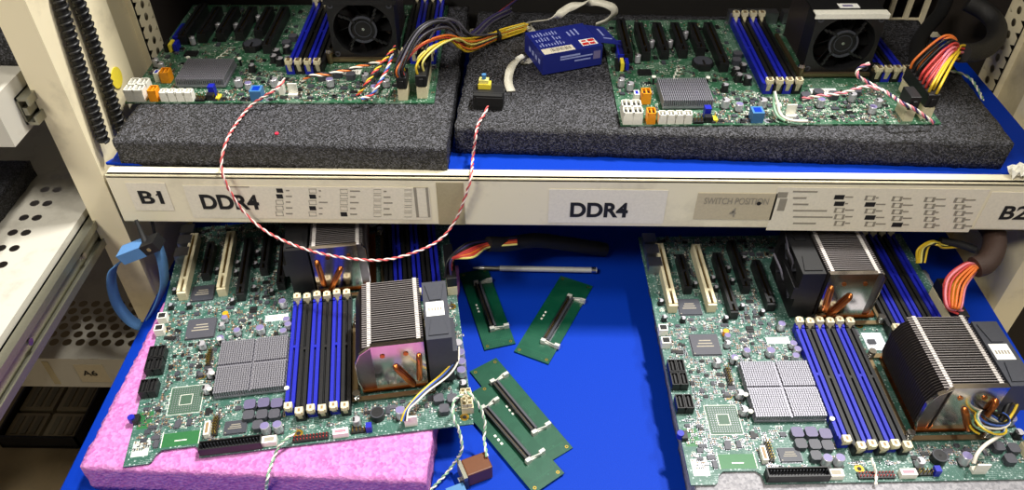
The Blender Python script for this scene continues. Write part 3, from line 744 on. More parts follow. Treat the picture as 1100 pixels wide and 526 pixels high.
# ------------------------------------------------------------------ dual-socket board (lower shelf)
def server_board(label):
    t = thing('motherboard', label, 'circuit board', group='dual socket boards on the lower shelf')
    W, D, Z = 290, 302, 1.6
    poly = [(-2, -2), (18, -2), (20.5, 0), (22.5, 6), (27, 10), (54, 10), (57.5, 7), (59, -2), (W, -2), (W, D), (-2, D)]
    mb = MB(); mb.prism(poly, 0, Z, PCB1)
    for x, y in ((48, 86), (283, 6), (7, 150), (196, 168), (6, 292), (140, 10), (284, 140)):
        mb.ring((x, y, Z-.02), 4, 1.9, .08, GOLD, 20); mb.cyl((x, y, Z-.01), 1.9, .05, BLACK_D, 14)
    g = plain('bare_solder_mask', (40, 100, 56), .4)
    mb.box(25, 57, 12, 26, Z, Z+.03, g); mb.box(1, 13, 34, 52, Z, Z+.03, g)
    for a in (25, 56): mb.box(a, a+.6, 12, 28, Z+.03, Z+.06, WHITE_P)
    mb.box(36, 46, 17, 18, Z+.03, Z+.06, WHITE_P)
    gg = plain('bare_footprint', (62, 88, 72), .5)
    mb.box(25, 52, 46, 75, Z, Z+.03, gg)
    for a in range(12):
        for c in range(12):
            if not (3 < a < 8 and 3 < c < 8): mb.box(27+a*2.1, 27.9+a*2.1, 48+c*2.25, 48.9+c*2.25, Z+.03, Z+.06, ALU_D)
    for x0, x1, y0, y1 in ((24, 53, 45, 45.4), (24, 53, 75.6, 76), (24, 24.4, 45, 76), (52.6, 53, 45, 76), (33, 44, 55, 55.4), (33, 44, 66, 66.4), (33, 33.4, 55, 66), (43.6, 44, 55, 66)): mb.box(x0, x1, y0, y1, Z+.03, Z+.07, WHITE_P)
    mb.box(2, 16, 6, 22, Z, Z+.02, plain('tin_patch', (190, 200, 190), .5))
    mb.build('circuit_board', t)
    occ = [(25, 58, 9, 28), (24, 53, 44, 76), (58, 113, -2, 10), (62, 128, 53, 120), (128, 186, 18, 165), (186, 262, 32, 132), (256, 282, 40, 120), (24, 56, 130, 160), (10, 22, 186, 282), (50, 60, 186, 280),
           (69, 80, 176, 266), (89, 100, 210, 284), (108, 119, 186, 254), (20, 48, 181, 208), (30, 41, 210, 264), (-2, 15, 66, 122), (118, 218, 164, 262), (216, 294, 148, 298), (74, 98, 15, 33), (17, 60, -4, 10.5)]
    # memory
    for i in range(6): slot_mem(t, 132.5+9.7*i, 22+(3 if i % 2 == 0 else 0)+(5 if i == 0 else 0), 163, Z, i % 2 == 0, 15, .8 if i % 2 else 2.2)
    for i in range(6): slot_mem(t, 222.5+9.7*i, 152, 294, Z, i % 2 == 1, 15, 1)
    # expansion slots
    slot_pci(t, 16, 188, 279, Z, CREAM_P, 4.3, 11.5, .76, 'cream expansion slot'); slot_pci(t, 54.8, 188, 277, Z, CREAM_P, 4.3, 11.5, .76, 'cream expansion slot')
    slot_pci(t, 35.5, 213, 262, Z, BLACK, 4, 11, .5, 'black expansion slot'); slot_pci(t, 74.5, 178, 264, Z, BLACK, 4, 11, .85, 'black expansion slot')
    slot_pci(t, 94.5, 212, 282, Z, BLACK, 4, 11, .85, 'black expansion slot'); slot_pci(t, 113.5, 188, 252, Z, BLACK, 4, 11, .85, 'black expansion slot')
    # chipset heatsink: cross-cut grid of pins
    hb = MB(); hb.box(64, 126.5, 56, 118, Z+1.5, Z+3.6, ALU_D)
    nx, ny = 30, 26
    for i in range(nx):
        for j in range(ny):
            ht = 7.6 if i == nx//2 or j == ny//2 else 9.5
            x = 64.4+i*62/nx; y = 56.4+j*61.2/ny; o_ = .35*(j % 2)
            hb.box(x+o_*.9, x+1.5+o_*.9, y, y+2.05, Z+3.6, Z+ht, ALU_D, skip='b')
    hb.build('chipset_heatsink', t)
    for x, y in ((61, 62), (61, 80), (62, 121), (129, 53)):
        p = MB(); p.cyl((x, y, Z), 1.2, 9, BLACK, 8); p.cyl((x, y, Z+9), 2.2, 1, WHITE_P, 10); p.build('push_pin', t)
    cooler_side(t, 194, 42, Z, False)
    cooler_side(t, 212, 174, Z, True)
    chip(t, 25.5, 54, 131.5, 158.5, Z, GREY, True, 2.2); chip(t, 22, 46, 183, 206, Z, DGREY, True, 1.8); chip(t, 76, 96, 16, 31, Z, DGREY, True, 1.8)
    for x, y, l, w in ((140, 170, 8, 6), (200, 146, 9, 7), (255, 30, 7, 7), (18, 170, 6, 5), (86, 44, 7, 6), (64, 170, 9, 5), (100, 172, 6, 6), (230, 30, 6, 5), (120, 128, 6, 5)):
        chip(t, x-l/2, x+l/2, y-w/2, y+w/2, Z, DGREY, True, 1.4, False); occ.append((x-l/2, x+l/2, y-w/2, y+w/2))
    # ports on the left edge
    for j in range(4): sata(t, -1.5+(j % 2)*7.6, 5.6+(j % 2)*7.6, 92.5+(j//2)*15, 106.5+(j//2)*15, Z, BLACK, 9, label='black port')
    for j in range(2): sata(t, -1.5+j*7.6, 5.6+j*7.6, 67, 82, Z, BLACK, 9, label='black port')
    for y in (146, 162):
        mb = MB(); mb.box(-2.5, 6, y-4, y+4, Z, Z+8, WHITE_P); mb.box(-1.5, 5, y-3, y+3, Z+8, Z+8.1, BLACK_D); mb.build('edge_socket', t, label='white rimmed socket')
    mb = MB(); mb.cyl((-3, 43, Z+1), 3, 6, SLOT_BLUE, 14); mb.box(-2, 3, 39, 47, Z, Z+5, BLACK); mb.build('reset_button', t, label='blue cap on the left edge')
    # front row
    header(t, 60, 111, -1.5, 7.5, Z, BLACK, 9, 2, 2.5, pin=DGREY, name='ribbon_header'); header(t, 136, 166, 0, 6, Z, BLACK, 4, 2, 2.4, False, W_RED, label='low black header with red pins')
    header(t, 67, 71.5, 17, 36, Z, BLACK, 7, 2, 2.4, False, GOLD, label='standing pin row')
    mb = MB(); mb.box(61, 65.5, 16, 30, Z, Z+6, WHITE_P); mb.box(62, 64.5, 17.5, 28.5, Z+6, Z+6.05, TAN); mb.build('white_socket', t, label='white socket')
    header(t, 51, 55, 96, 116, Z, BLACK, 7, 2, 2.4, False, GOLD, label='standing pin row')
    mb = MB(); mb.box(111, 123, 0, 7, Z, Z+6, WHITE_P); mb.box(113, 121, 1.5, 5.5, Z+6, Z+6.1, INK_G); mb.build('white_socket', t, label='white socket')
    mb = MB(); mb.box(170, 183, 0, 6, Z, Z+6, WHITE_P); mb.box(171.5, 181, 1.5, 4.5, Z+6, Z+6.1, W_PINK); mb.build('white_socket', t, label='white socket')
    header(t, 185, 198, 2, 6.5, Z, BLACK, 6, 2, 2.4, False); mb = MB(); mb.box(198, 203, 1.5, 7, Z, Z+8, SLOT_BLUE); mb.build('jumper', t, label='blue jumper')
    mb = MB(); mb.cyl((208, 17, Z), 6.3, 7, BLACK, 22); mb.cyl((208, 17, Z+7), 1.2, .1, BLACK_D, 10); mb.ring((208, 17, Z+7), 6.0, 5.2, .2, DGREY, 22); mb.build('buzzer', t)
    mb = MB(); mb.box(231, 242, 3, 9, Z, Z+3, WHITE_P); mb.box(231, 242, 3, 4.5, Z+3, Z+13, WHITE_P)
    for k in range(4): mb.box(233+k*2.5, 233.7+k*2.5, 6, 6.7, Z+3, Z+10, GOLD)
    mb.build('fan_header', t, label='white fan header')
    mb = MB()
    mb.box(281, 291.5, 9, 28, Z, Z+8, CREAM_P)
    for i in range(2):
        for j in range(4):
            x, y = 281.8+i*4.8, 9.8+j*4.6
            for a in ((x, x+4.2, y, y+.5), (x, x+4.2, y+3.6, y+4.1), (x, x+.5, y, y+4.1), (x+3.7, x+4.2, y, y+4.1)): mb.box(*a, Z+8, Z+12.5, CREAM_P)
            mb.box(x+1.6, x+2.4, y+1.6, y+2.4, Z+8, Z+11, GOLD); mb.box(x+.5, x+3.7, y+.5, y+3.6, Z+8, Z+8.05, BLACK_D)
    mb.build('power_socket', t, label='cream eight pin power socket')
    mb = MB(); mb.box(281, 291, 156, 208, Z, Z+11, CREAM_P)
    mb.build('power_socket', t, label='cream main power socket')
    # capacitors and coils
    for x, y, r, h, k in ((113, 15, 4, 10, 'violet'), (123.5, 15, 4, 10, 'violet'), (190, 12, 3.6, 8, 'silver'), (228, 14, 4.2, 11, 'violet'), (62, 124, 3.6, 8, 'violet'), (76, 133, 3.4, 7, 'violet'), (60, 143, 3, 7, 'silver'), (62, 152, 3, 7, 'violet'),
                          (98, 132, 4, 8, 'violet'), (120, 126, 3.4, 7, 'violet'), (124, 134, 3.4, 7, 'violet'), (122, 141, 3.4, 7, 'violet'), (57, 66, 3.6, 8, 'silver'), (57.5, 84, 3.6, 8, 'silver'), (45, 120, 3.5, 8, 'silver'),
                          (285, 52, 4.2, 9, 'violet'), (286, 62, 4.2, 9, 'violet'), (286, 73, 4.2, 9, 'violet'), (285, 85, 4.2, 9, 'silver'), (117, 164, 3.6, 9, 'violet'), (285, 38, 3.6, 8, 'black'), (66, 176, 2.6, 6, 'black'), (86, 192, 2.6, 6, 'black'), (104, 184, 2.6, 6, 'black'), (24, 176, 2.6, 6, 'black'),
                          (65, 218, 2.6, 6, 'black'), (65, 232, 2.6, 6, 'black'), (84, 228, 2.6, 6, 'black'), (84, 246, 2.6, 6, 'black'), (104, 262, 2.6, 6, 'black'), (45, 224, 2.6, 6, 'black'), (6, 200, 2.6, 6, 'black'), (6, 178, 2.6, 6, 'black')):
        can(t, x, y, Z, r, h, k); occ.append((x-r, x+r, y-r, y+r))
    for x, y in ((97, 43), (109, 43), (120.5, 41)): inductor(t, x, y, Z, 10, 6, plain('violet_core', (92, 86, 116), .45))
    for x, y in ((97, 32), (108.5, 31), (119, 30)): inductor(t, x, y, Z, 9.5, 5.5, GREY); occ.append((x-6, x+6, y-6, y+20))
    for x, y in ((106, 20), (262, 26), (274, 24), (266, 14)): inductor(t, x, y, Z, 9, 6, GREY); occ.append((x-6, x+6, y-6, y+6))
    mb = MB(); mb.cyl((62, 148+10, Z), 2.8, 6, ORANGE_P, 14); mb.build('capacitor', t, label='small orange capacitor')
    mb = MB(); mb.box(100, 122, 146, 154, Z+.05, Z+.2, WHITE)
    for k in range(9): mb.box(102+k*2, 103+k*2, 148, 152, Z+.2, Z+.23, INK_G)
    mb.build('barcode_sticker', t, label='white sticker on the board'); occ.append((99, 123, 145, 155))
    mb = MB(); mb.box(194, 213, 136, 158, Z+.05, Z+.15, plain('pale_sticker', (206, 210, 222), .6))
    for k in range(5): mb.box(195, 212, 138+k*4, 138.4+k*4, Z+.15, Z+.18, INK_G)
    mb.build('pale_sticker', t, label='pale grid sticker on the board'); occ.append((193, 214, 135, 159))
    mb = MB(); mb.cyl((206, 280, Z), 10, 3.2, STEEL, 24); mb.ring((206, 280, Z), 11.5, 10.1, 4.5, BLACK, 24); mb.build('coin_cell', t, label='coin cell in black holder')
    for y in (250, 270, 288): mb = MB(); mb.box(0, 14, y-7, y+7, Z, Z+12, ALU); mb.box(1.5, 12.5, y+7, y+7.1, Z+2, Z+10, BLACK_D); mb.build('rear_port', t, label='metal rear port')
    smd(t, W, D-3, Z, occ, 2300, 11, 11, 110, 1.15)
    return t
boardL = server_board('dual socket green circuit board with two coolers, lying on pink foam')
boardL.location = (-.326, .352, .0372); boardL.rotation_euler = (0, 0, radians(9.2))
boardR = copy_tree(boardL); boardR['label'] = 'dual socket green circuit board with two coolers, lying on pale grey foam'
boardR.location = (.142, .342, .0372); boardR.rotation_euler = (0, 0, radians(2.0))

# ------------------------------------------------------------------ single-socket board (upper shelf)
def atx_board(label, plate):
    t = thing('motherboard', label, 'circuit board', group='fan cooled boards on the upper shelf')
    W, D, Z = 302, 216, 1.6
    mb = MB(); mb.prism([(0, 0), (W, 0), (W, D), (0, D)], 0, Z, PCB2)
    for x, y in ((6, 30), (140, 6), (296, 70), (146, 209), (6, 209), (140, 90)): mb.ring((x, y, Z-.02), 4, 1.9, .08, ALU_D, 20); mb.cyl((x, y, Z-.01), 1.9, .05, BLACK_D, 14)
    # pale printed mark
    for k in range(4): mb.box(64+k*2.6, 65.6+k*2.6, 84+k*7, 90+k*7, Z, Z+.03, WHITE_P); mb.box(62+k*2.6, 69+k*2.6, 84+k*7, 85.4+k*7, Z, Z+.03, WHITE_P)
    mb.build('circuit_board', t)
    occ = [(40, 95, 22, 72), (144, 190, 48, 208), (184, 268, 72, 172), (264, 302, 70, 182), (0, 36, 0, 52), (34, 80, 0, 12), (85, 111, 100, 124), (26, 45, 88, 104)]
    for x, y0, y1 in ((21, 117, 196), (40, 121, 188), (60, 124, 188), (80, 126, 188), (99.5, 131, 188), (117, 97, 188)):
        slot_pci(t, x, y0, y1, Z, BLACK, 4.6, 11.5, .82, 'black expansion slot'); occ.append((x-5, x+5, y0-1, y1+1))
    for i in range(4): slot_mem(t, 151+9.6*i, 54, 202, Z, i % 2 == 0, 17, 1.5)
    for i in range(4): slot_mem(t, 266.5+9.2*i, 76, 214, Z, i % 2 == 1, 17, 1)
    hb = MB(); hb.box(43, 92, 26, 69, Z+1.5, Z+4, ALU_D)
    for i in range(26):
        for j in range(9): hb.box(43.2+i*1.88, 44.1+i*1.88, 26.2+j*4.75, 30.4+j*4.75, Z+4, Z+10.5, ALU_D, skip='b')
    hb.build('chipset_heatsink', t)
    for x, y in ((41, 74), (95, 72)): p = MB(); p.cyl((x, y, Z), 1.2, 8, BLACK, 8); p.cyl((x, y, Z+8), 2.2, 1, WHITE_P, 10); p.build('push_pin', t)
    cooler_front(t, 225 if not plate else 229, 82 if not plate else 89, Z, plate)
    mb = MB(); mb.cyl((98, 112, Z), 11, 5, BLACK, 26); mb.cyl((98, 112, Z+5), 9.6, .5, DGREY, 26); mb.box(92, 104, 99, 103, Z, Z+6, BLACK); mb.box(97, 99, 102, 112, Z+5.5, Z+6.2, STEEL); mb.build('coin_cell', t, label='coin cell in black holder')
    chip(t, 28, 43, 90, 102, Z, BLACK, True, 2, False)
    # front left connectors
    for i in range(2):
        for j in range(2): sata(t, 2+i*9.2, 11+i*9.2, .5+j*12, 12+j*12, Z, WHITE_P, 13, label='white port')
    sata(t, 24.5, 32.5, 1, 12, Z, ORANGE_P, 12, label='orange port'); sata(t, 24, 33, 36, 47, Z, ORANGE_P, 12, label='orange port')
    mb = MB(); mb.box(17, 22, 38, 46, Z, Z+10, WHITE_P); mb.box(18, 21, 39, 45, Z+10, Z+10.1, SLOT_BLUE); mb.build('white_socket', t, label='white and blue socket')
    for k in range(4): sata(t, 35.5+k*8, 42.8+k*8, 1, 9.5, Z, WHITE_P, 10, label='white port')
    header(t, 68.5, 78, 1, 8.5, Z, BLACK, 6, 2, 2.4, False, GOLD); 
    mb = MB(); mb.box(80, 86, 10, 17, Z, Z+11, SLOT_BLUE); mb.box(79.5, 86.5, 3, 9, Z, Z+6, BLACK); mb.build('jumper', t, label='blue jumper')
    header(t, 88, 92, 4, 12, Z, YELLOW_P, 7, 1, 2.4, False)
    mb = MB(); mb.box(123, 134, 2, 14, Z, Z+11, LBLUE_P); mb.box(125, 132, 4, 12, Z+11, Z+11.1, BLUE_MAT); mb.build('usb_header', t, label='light blue header')
    mb = MB(); mb.box(158, 167, 9, 14, Z, Z+3, WHITE_P); mb.box(158, 167, 13, 14.4, Z+3, Z+13, WHITE_P); mb.build('fan_header', t, label='white fan header')
    mb = MB(); mb.box(148, 153, 14, 21, Z, Z+11, WHITE_P); mb.build('white_socket', t, label='white socket')
    # power sockets at the right edge
    mb = MB(); mb.box(267, 276, 4, 24, Z, Z+12, CREAM_P); mb.box(268, 275, 5, 23, Z+12, Z+12.1, BLACK_D); mb.build('power_socket', t, label='cream power socket')
    mb = MB(); mb.box(285, 295, 8, 62, Z, Z+12, CREAM_P); mb.box(286, 294, 9, 61, Z+12, Z+12.1, BLACK_D); mb.build('power_socket', t, label='cream long power socket')
    occ += [(266, 297, 0, 66)]
    # front strip parts
    for x, y, r, h, k in ((104, 30, 4, 9, 'silver'), (116, 24, 3.6, 8, 'violet'), (140, 30, 4, 9, 'silver'), (8, 70, 3.5, 9, 'silver'), (16, 62, 3.5, 9, 'silver'), (110, 60, 3.5, 8, 'black'), (128, 80, 4, 8, 'black'), (136, 74, 4, 8, 'black'), (128, 92, 4, 8, 'black'), (137, 100, 4, 8, 'black'), (196, 30, 3.8, 9, 'violet'), (242, 18, 3.6, 8, 'violet'), (230, 40, 3.6, 9, 'silver'), (252, 30, 3.6, 8, 'silver'), (31, 118, 3, 9, 'silver'), (50, 150, 3, 9, 'silver'), (70, 150, 3, 9, 'silver'), (90, 170, 3, 9, 'silver')):
        can(t, x, y, Z, r, h, k); occ.append((x-r, x+r, y-r, y+r))
    for x, y in ((186, 44), (200, 50), (214, 46), (238, 52), (134, 114), (138, 128)): inductor(t, x, y, Z, 9, 6, GREY); occ.append((x-5, x+5, y-5, y+5))
    for x, y, l, w in ((110, 14, 7, 6), (176, 30, 8, 7), (210, 26, 9, 6), (120, 44, 6, 6), (180, 8, 7, 5), (222, 12, 7, 5), (12, 90, 6, 8)): chip(t, x-l/2, x+l/2, y-w/2, y+w/2, Z, DGREY, True, 1.4, False); occ.append((x-l/2, x+l/2, y-w/2, y+w/2))
    mb = MB(); mb.box(196, 222, 54, 64, Z+.05, Z+.2, WHITE)
    for k in range(10): mb.box(198+k*2.2, 199+k*2.2, 56, 62, Z+.2, Z+.23, INK_G)
    mb.build('barcode_sticker', t, label='white sticker on the board'); occ.append((195, 223, 53, 65))
    for a, c in ((5, 20), (26, 60), (66, 92)):
        mb = MB(); mb.box(140+a, 140+c, 204, 215, Z, Z+14, ALU); mb.build('rear_port', t, label='metal rear port')
    for k in range(3):
        mb = MB(); mb.box(6+k*5, 9.5+k*5, 100, 112, Z, Z+9, (BLACK, YELLOW_P, SLOT_BLUE)[k]); mb.build('pin_header', t)
    mb = MB(); mb.box(10, 19, 118, 150, Z, Z+9, SLOT_BLUE); mb.box(12, 17, 120, 148, Z+9, Z+9.1, SLOT_BLUE_D); mb.build('ribbon_header', t, label='blue header at the left edge')
    # dense small parts in the front strip, sparse behind
    smd(t, W, 62, Z, [o for o in occ], 900, 5, 0, 34)
    smd(t, W, D-2, Z, occ+[(95, 302, 0, 66)], 420, 6, 60, 26)
    return t
UZ = .2003
upL = atx_board('green circuit board with black fan, on the foam slab with a red dot', False)
upL.location = (-.388, .650, UZ); upL.rotation_euler = (0, 0, radians(.7))
upR = atx_board('green circuit board with cream plate over its fan, beside the blue card box', True)
upR.location = (.0925, .617, UZ); upR.rotation_euler = (0, 0, radians(1.4))

# ------------------------------------------------------------------ adapter cards on the lower mat
def adapter(c1, c2, z, rect, label):
    """card with one edge socket; c1, c2 = photo points of the socket ends"""
    a, b_ = P(*c1, z=z+.005), P(*c2, z=z+.005); mid = (a+b_)/2; ang = math.atan2(b_.y-a.y, b_.x-a.x)
    t = thing('adapter_card', label, 'circuit card', (mid.x, mid.y, z), ang, 'green adapter cards on the blue mat')
    x0, x1, y0, y1 = rect; mb = MB(); mb.prism([(x0, y0), (x1, y0), (x1, y1), (x0, y1)], 0, 1.5, PCB_ADP)
    for x, y in ((x0+4, y0+4), (x1-4, y0+4), (x0+4, y1-4), (x1-4, y1-4)): mb.ring((x, y, 1.49), 1.6, .8, .05, GOLD, 12)
    for k in range(3): mb.box(-6+k*5, -3.5+k*5, y0+6, y0+8, 1.5, 1.53, WHITE_P)
    for k in range(16): mb.box(x0+14+k*.9*(x1-x0-28)/16, x0+14.3+k*.9*(x1-x0-28)/16, y0+1, -6, 1.5, 1.52, plain('trace_green', (10, 84, 56), .4))
    mb.box(x1-10, x1-9.6, y0+3, y1-4, 1.5, 1.52, plain('trace_green', (10, 84, 56), .4))
    mb.build('card', t)
    mb = MB(); mb.box(-33, 33, -3.2, 3.2, 1.5, 4, BLACK); mb.box(-33, 33, -3.2, -1.6, 4, 6.5, BLACK); mb.box(-33, 33, 1.2, 3.2, 4, 6.5, DGREY)
    for k in range(40): mb.box(-31+k*1.55, -30.3+k*1.55, 3.2, 4.6, 1.5, 2.0, ALU); mb.box(-31+k*1.55, -30.4+k*1.55, -1.6, -1.1, 4, 6, GOLD)
    mb.build('edge_socket', t, label='dark edge socket')
    for s in (-1, 1):
        l = MB(); xx = s*35
        l.box(min(xx-1, xx+1), max(xx-1, xx+1), -3, 16, 1.5, 3.5, LATCHM); l.box(xx-1.6, xx+1.6, 11, 16.5, 1.5, 6.5, LATCHM); l.box(xx-1.8, xx+1.8, -4, 1, 1.5, 6.4, LATCHM)
        l.obox((xx, 6, 4.3), (.25*s, 1, .1), (0, 0, 1), 6, .5, 1.2, LATCHM)
        l.build('socket_latch', t, label='bright metal latch')
    return t
adapter((514.1, 306.5), (528.7, 347.9), .0004, (-57, 58, -15.5, 17), 'green adapter card half tucked below the board, touching the metal rod tip')
adapter((611.5, 321.1), (587.1, 362.5), .0004, (-63, 58, -23.5, 14.5), 'green adapter card tilted alone under the metal rod')
adapter((531, 409), (575, 462.3), .0004, (-60, 66, -12, 19), 'green adapter card lying under another card near the brown switch')
adapter((521.4, 438), (567.6, 491.5), .0024, (-58, 62, -16, 17.5), 'green adapter card resting on top of another card')
a, c = P(508, 287.5, z=.006), P(641, 290, z=.006)
d = (c-a).normalized(); b = MB(1)
b.tube([a, a+d*.012], lambda t: .0008+.0016*t, LATCHM, 12); b.tube([a+d*.012, a+d*.03], .0024, GALV, 12); b.tube([a+d*.03, c], .0031, LATCHM, 14)
b.tube([c-d*.006, c-d*.001], .0034, STEEL, 14)
tag(b.build('metal_rod'), 'slim polished metal rod with a flattened tip on the blue mat', 'rod')

# brown switch with its leads
sw = thing('push_switch', 'brown block switch with a blue plug and green twisted leads', 'switch', (P(512, 503, z=.011).x, P(512, 503, z=.011).y, .0003), radians(24))
mb = MB(); mb.box(-11, 12, -8, 9, .6, 18, BROWN); mb.build('switch_body', sw, bevel=.001)
mb = MB(); mb.box(-14.5, -11.1, -9, 10, 0, 17, GALV); mb.box(-14.5, -11, -9, -8.1, 0, 12, GALV); mb.box(-18, -14.6, -5, -1, 4, 9, ALU); mb.build('metal_bracket', sw, label='grey metal bracket')
mb = MB(); mb.box(-31, -15.2, -16, -6.6, 1, 9, LBLUE_P); mb.box(-36, -31, -15, -8, 2, 8, W_BLU); mb.build('plug', sw, label='blue plug')
bpy.context.view_layer.update()
def child_world(mb, name, par, label=None):
    o = mb.build(name, label=label); o.parent = par; o.matrix_parent_inverse = par.matrix_world.inverted(); return o
mb = MB(1); twist(mb, smooth([P(497, 424, z=.060), P(488, 430, z=.066), P(487, 448, z=.062), P(493, 462, z=.05), P(496, 482, z=.034), P(488, 497, z=.012), P(478, 510, z=.006), P(462, 527, z=.003), P(448, 545, z=.003)], 8), .0008, .010, [W_GRN, W_WHT])
child_world(mb, 'twisted_lead', sw)
mb = MB(1); twist(mb, smooth([P(499, 421, z=.060), P(506, 424, z=.064), P(516, 438, z=.050), P(521, 455, z=.036), P(520, 470, z=.026), P(523, 490, z=.021)], 8), .0008, .010, [W_GRN, W_WHT])
child_world(mb, 'twisted_lead', sw)

# black taped switch on the long foam slab, with the lead that loops over the shelf front
s2 = thing('push_switch', 'black taped switch with yellow button and long red and white lead', 'switch', (-.0325, .655, ZF), radians(-4))
mb = MB(); mb.box(-14, 14, -11, 11, .2, 16, BLACK_D); mb.box(-14.6, 14.6, -6, 7, .1, 16.6, BLACK); mb.box(-11, 14.5, -11.6, -10.9, 4, 14, BLACK_D); mb.build('switch_body', s2, bevel=.0015)
mb = MB(); mb.box(-10, 2, -1, 7, 16.8, 22, YELLOW_P); mb.box(-9, 0, 0, 6, 22, 26, PALE_YELLOW); mb.build('yellow_block', s2, label='yellow block')
mb = MB(); mb.cyl((-4.5, 3, 26), 2.2, 5, LBLUE_P, 12); mb.build('blue_tip', s2, label='light blue tip')
bpy.context.view_layer.update()
yl = .562
mb = MB(1); twist(mb, smooth([P(306, 84, z=.226), P(300, 93, z=.221), P(288, 101, z=.2165), P(270, 113, z=.205), P(256, 130, z=.2025), P(244, 150, z=.2035), P(238, 172, y=.570), P(240, 190, y=yl+.001), P(252, 214, y=yl), P(268, 234, y=yl), P(292, 252, y=yl-.008), P(330, 268, y=yl-.022), P(372, 277, y=yl-.034), P(412, 279, y=yl-.036), P(448, 270, y=yl-.026), P(474, 256, y=yl-.010), P(490, 235, y=yl), P(499, 213, y=yl), P(506, 190, y=yl+.002), P(508, 168, z=.1795), P(511, 146, z=.204), P(514, 133, z=.2035), P(520, 123, z=.205), P(524, 114, z=.209)], 10), .00078, .014, [L_RED, L_WHT])
child_world(mb, 'twisted_lead', s2, 'red and white twisted lead')

# blue card box with ribbon under it
bx_ = thing('card_box', 'small navy blue card box with white labels on the black foam', 'box', (.0425, .745, .2016), radians(20.5))
mb = MB(); mb.box(-33, 33, -26, 27, 0, 22, NAVY)
rnd = random.Random(4)
for k in range(9):
    x = -29+k*3.2
    for q in range(3):
        if rnd.random() < .92: y = -9+q*11; mb.box(x, x+1.4, y, y+rnd.uniform(4, 9), 22, 22.03, NAVY_L)
for k in range(3): mb.box(8+k*5, 10+k*5, 4, 14+k*2, 22, 22.03, NAVY_L)
mb.box(-14, 22, -26.05, -26, 13, 14.6, NAVY_L); mb.box(-14, 8, -26.05, -26, 15.6, 17.6, NAVY_L); mb.box(2, 20, -26.05, -26, 9, 10.6, NAVY_L); mb.box(23, 31, -26.05, -26, 8, 17, PURPLE)
for k in range(4): mb.box(-33.05, -33, -18+k*9, -13+k*9, 8, 13, NAVY_L)
mb.build('carton', bx_, bevel=.0005)
mb = MB(); mb.box(-31, 3, -25, -14, 22.05, 22.25, PAPER)
for k in range(14): mb.box(-22+k*1.6, -22+k*1.6+(.5, .9, .7)[k % 3], -22, -16, 22.25, 22.28, INK)
mb.build('barcode_label', bx_, label='cream barcode label')
mb = MB(); mb.box(13, 30, -21, -8, 22.05, 22.25, WHITE); 
for a in ((14, 21, -20, -15), (22, 29, -14, -9), (22, 28, -20, -16), (15, 20, -13, -10)): mb.box(*a, 22.25, 22.3, RED)
mb.build('square_label', bx_, label='white and red square label')
mb = MB(); mb.prism([(33, 21.8), (56, 15.4), (56.2, 15.9), (33, 22.4)], -20, 22, NAVY, axis='y')
mb.obox((47, -8, 18.6), (23, 0, -6.3), (0, 0, 1), 5, 1, .15, NAVY_L); mb.obox((45, 6, 19.2), (23, 0, -6.3), (0, 0, 1), 1.2, 8, .15, NAVY_L); mb.build('lid_flap', bx_, label='open lid flap with pale print')
rb = MB(1)
pts = smooth([P(549, 98, z=.2012), P(546, 88, z=.203), P(548, 75, z=.210), P(554, 66, z=.208), P(562, 62, z=.2014), (.003, .735, .2010), (.02, .76, .2008), (.02, .785, .2012), (.005, .815, .206), P(593, 20, z=.232), P(612, 8, z=.240), P(636, 2, z=.240), P(656, 7, z=.234), P(660, 14, z=.226), P(652, 22, z=.216), P(640, 27, z=.212)], 8)
rb.strip(pts, (.75, .35, .0), .0085, .0009, BELT)
rb.tube([P(560, 64, z=.2048)+Vector((-.004, 0, 0)), P(565, 61, z=.2048)+Vector((-.004, 0, 0))], .0032, WHITE_P, 10)
tag(rb.build('ribbon_cable'), 'pale flat ribbon cable looping out from behind the navy box', 'cable')

# ------------------------------------------------------------------ power harnesses
def wire_set(t, wires, r=.0011):
    for pts, ma in wires:
        mb = MB(1); mb.tube(smooth(pts, 7), r, ma, 7); child_world(mb, 'wire', t)
def bundle(center, i, n, rad):
    a = i*2.39996; k = rad*math.sqrt((i+.5)/n); return center+Vector((cos(a)*k*.6, cos(a)*k*.5, sin(a)*k))
def board_pt(o, x, y, z): return o.matrix_world @ Vector((x/1000, y/1000, z/1000))
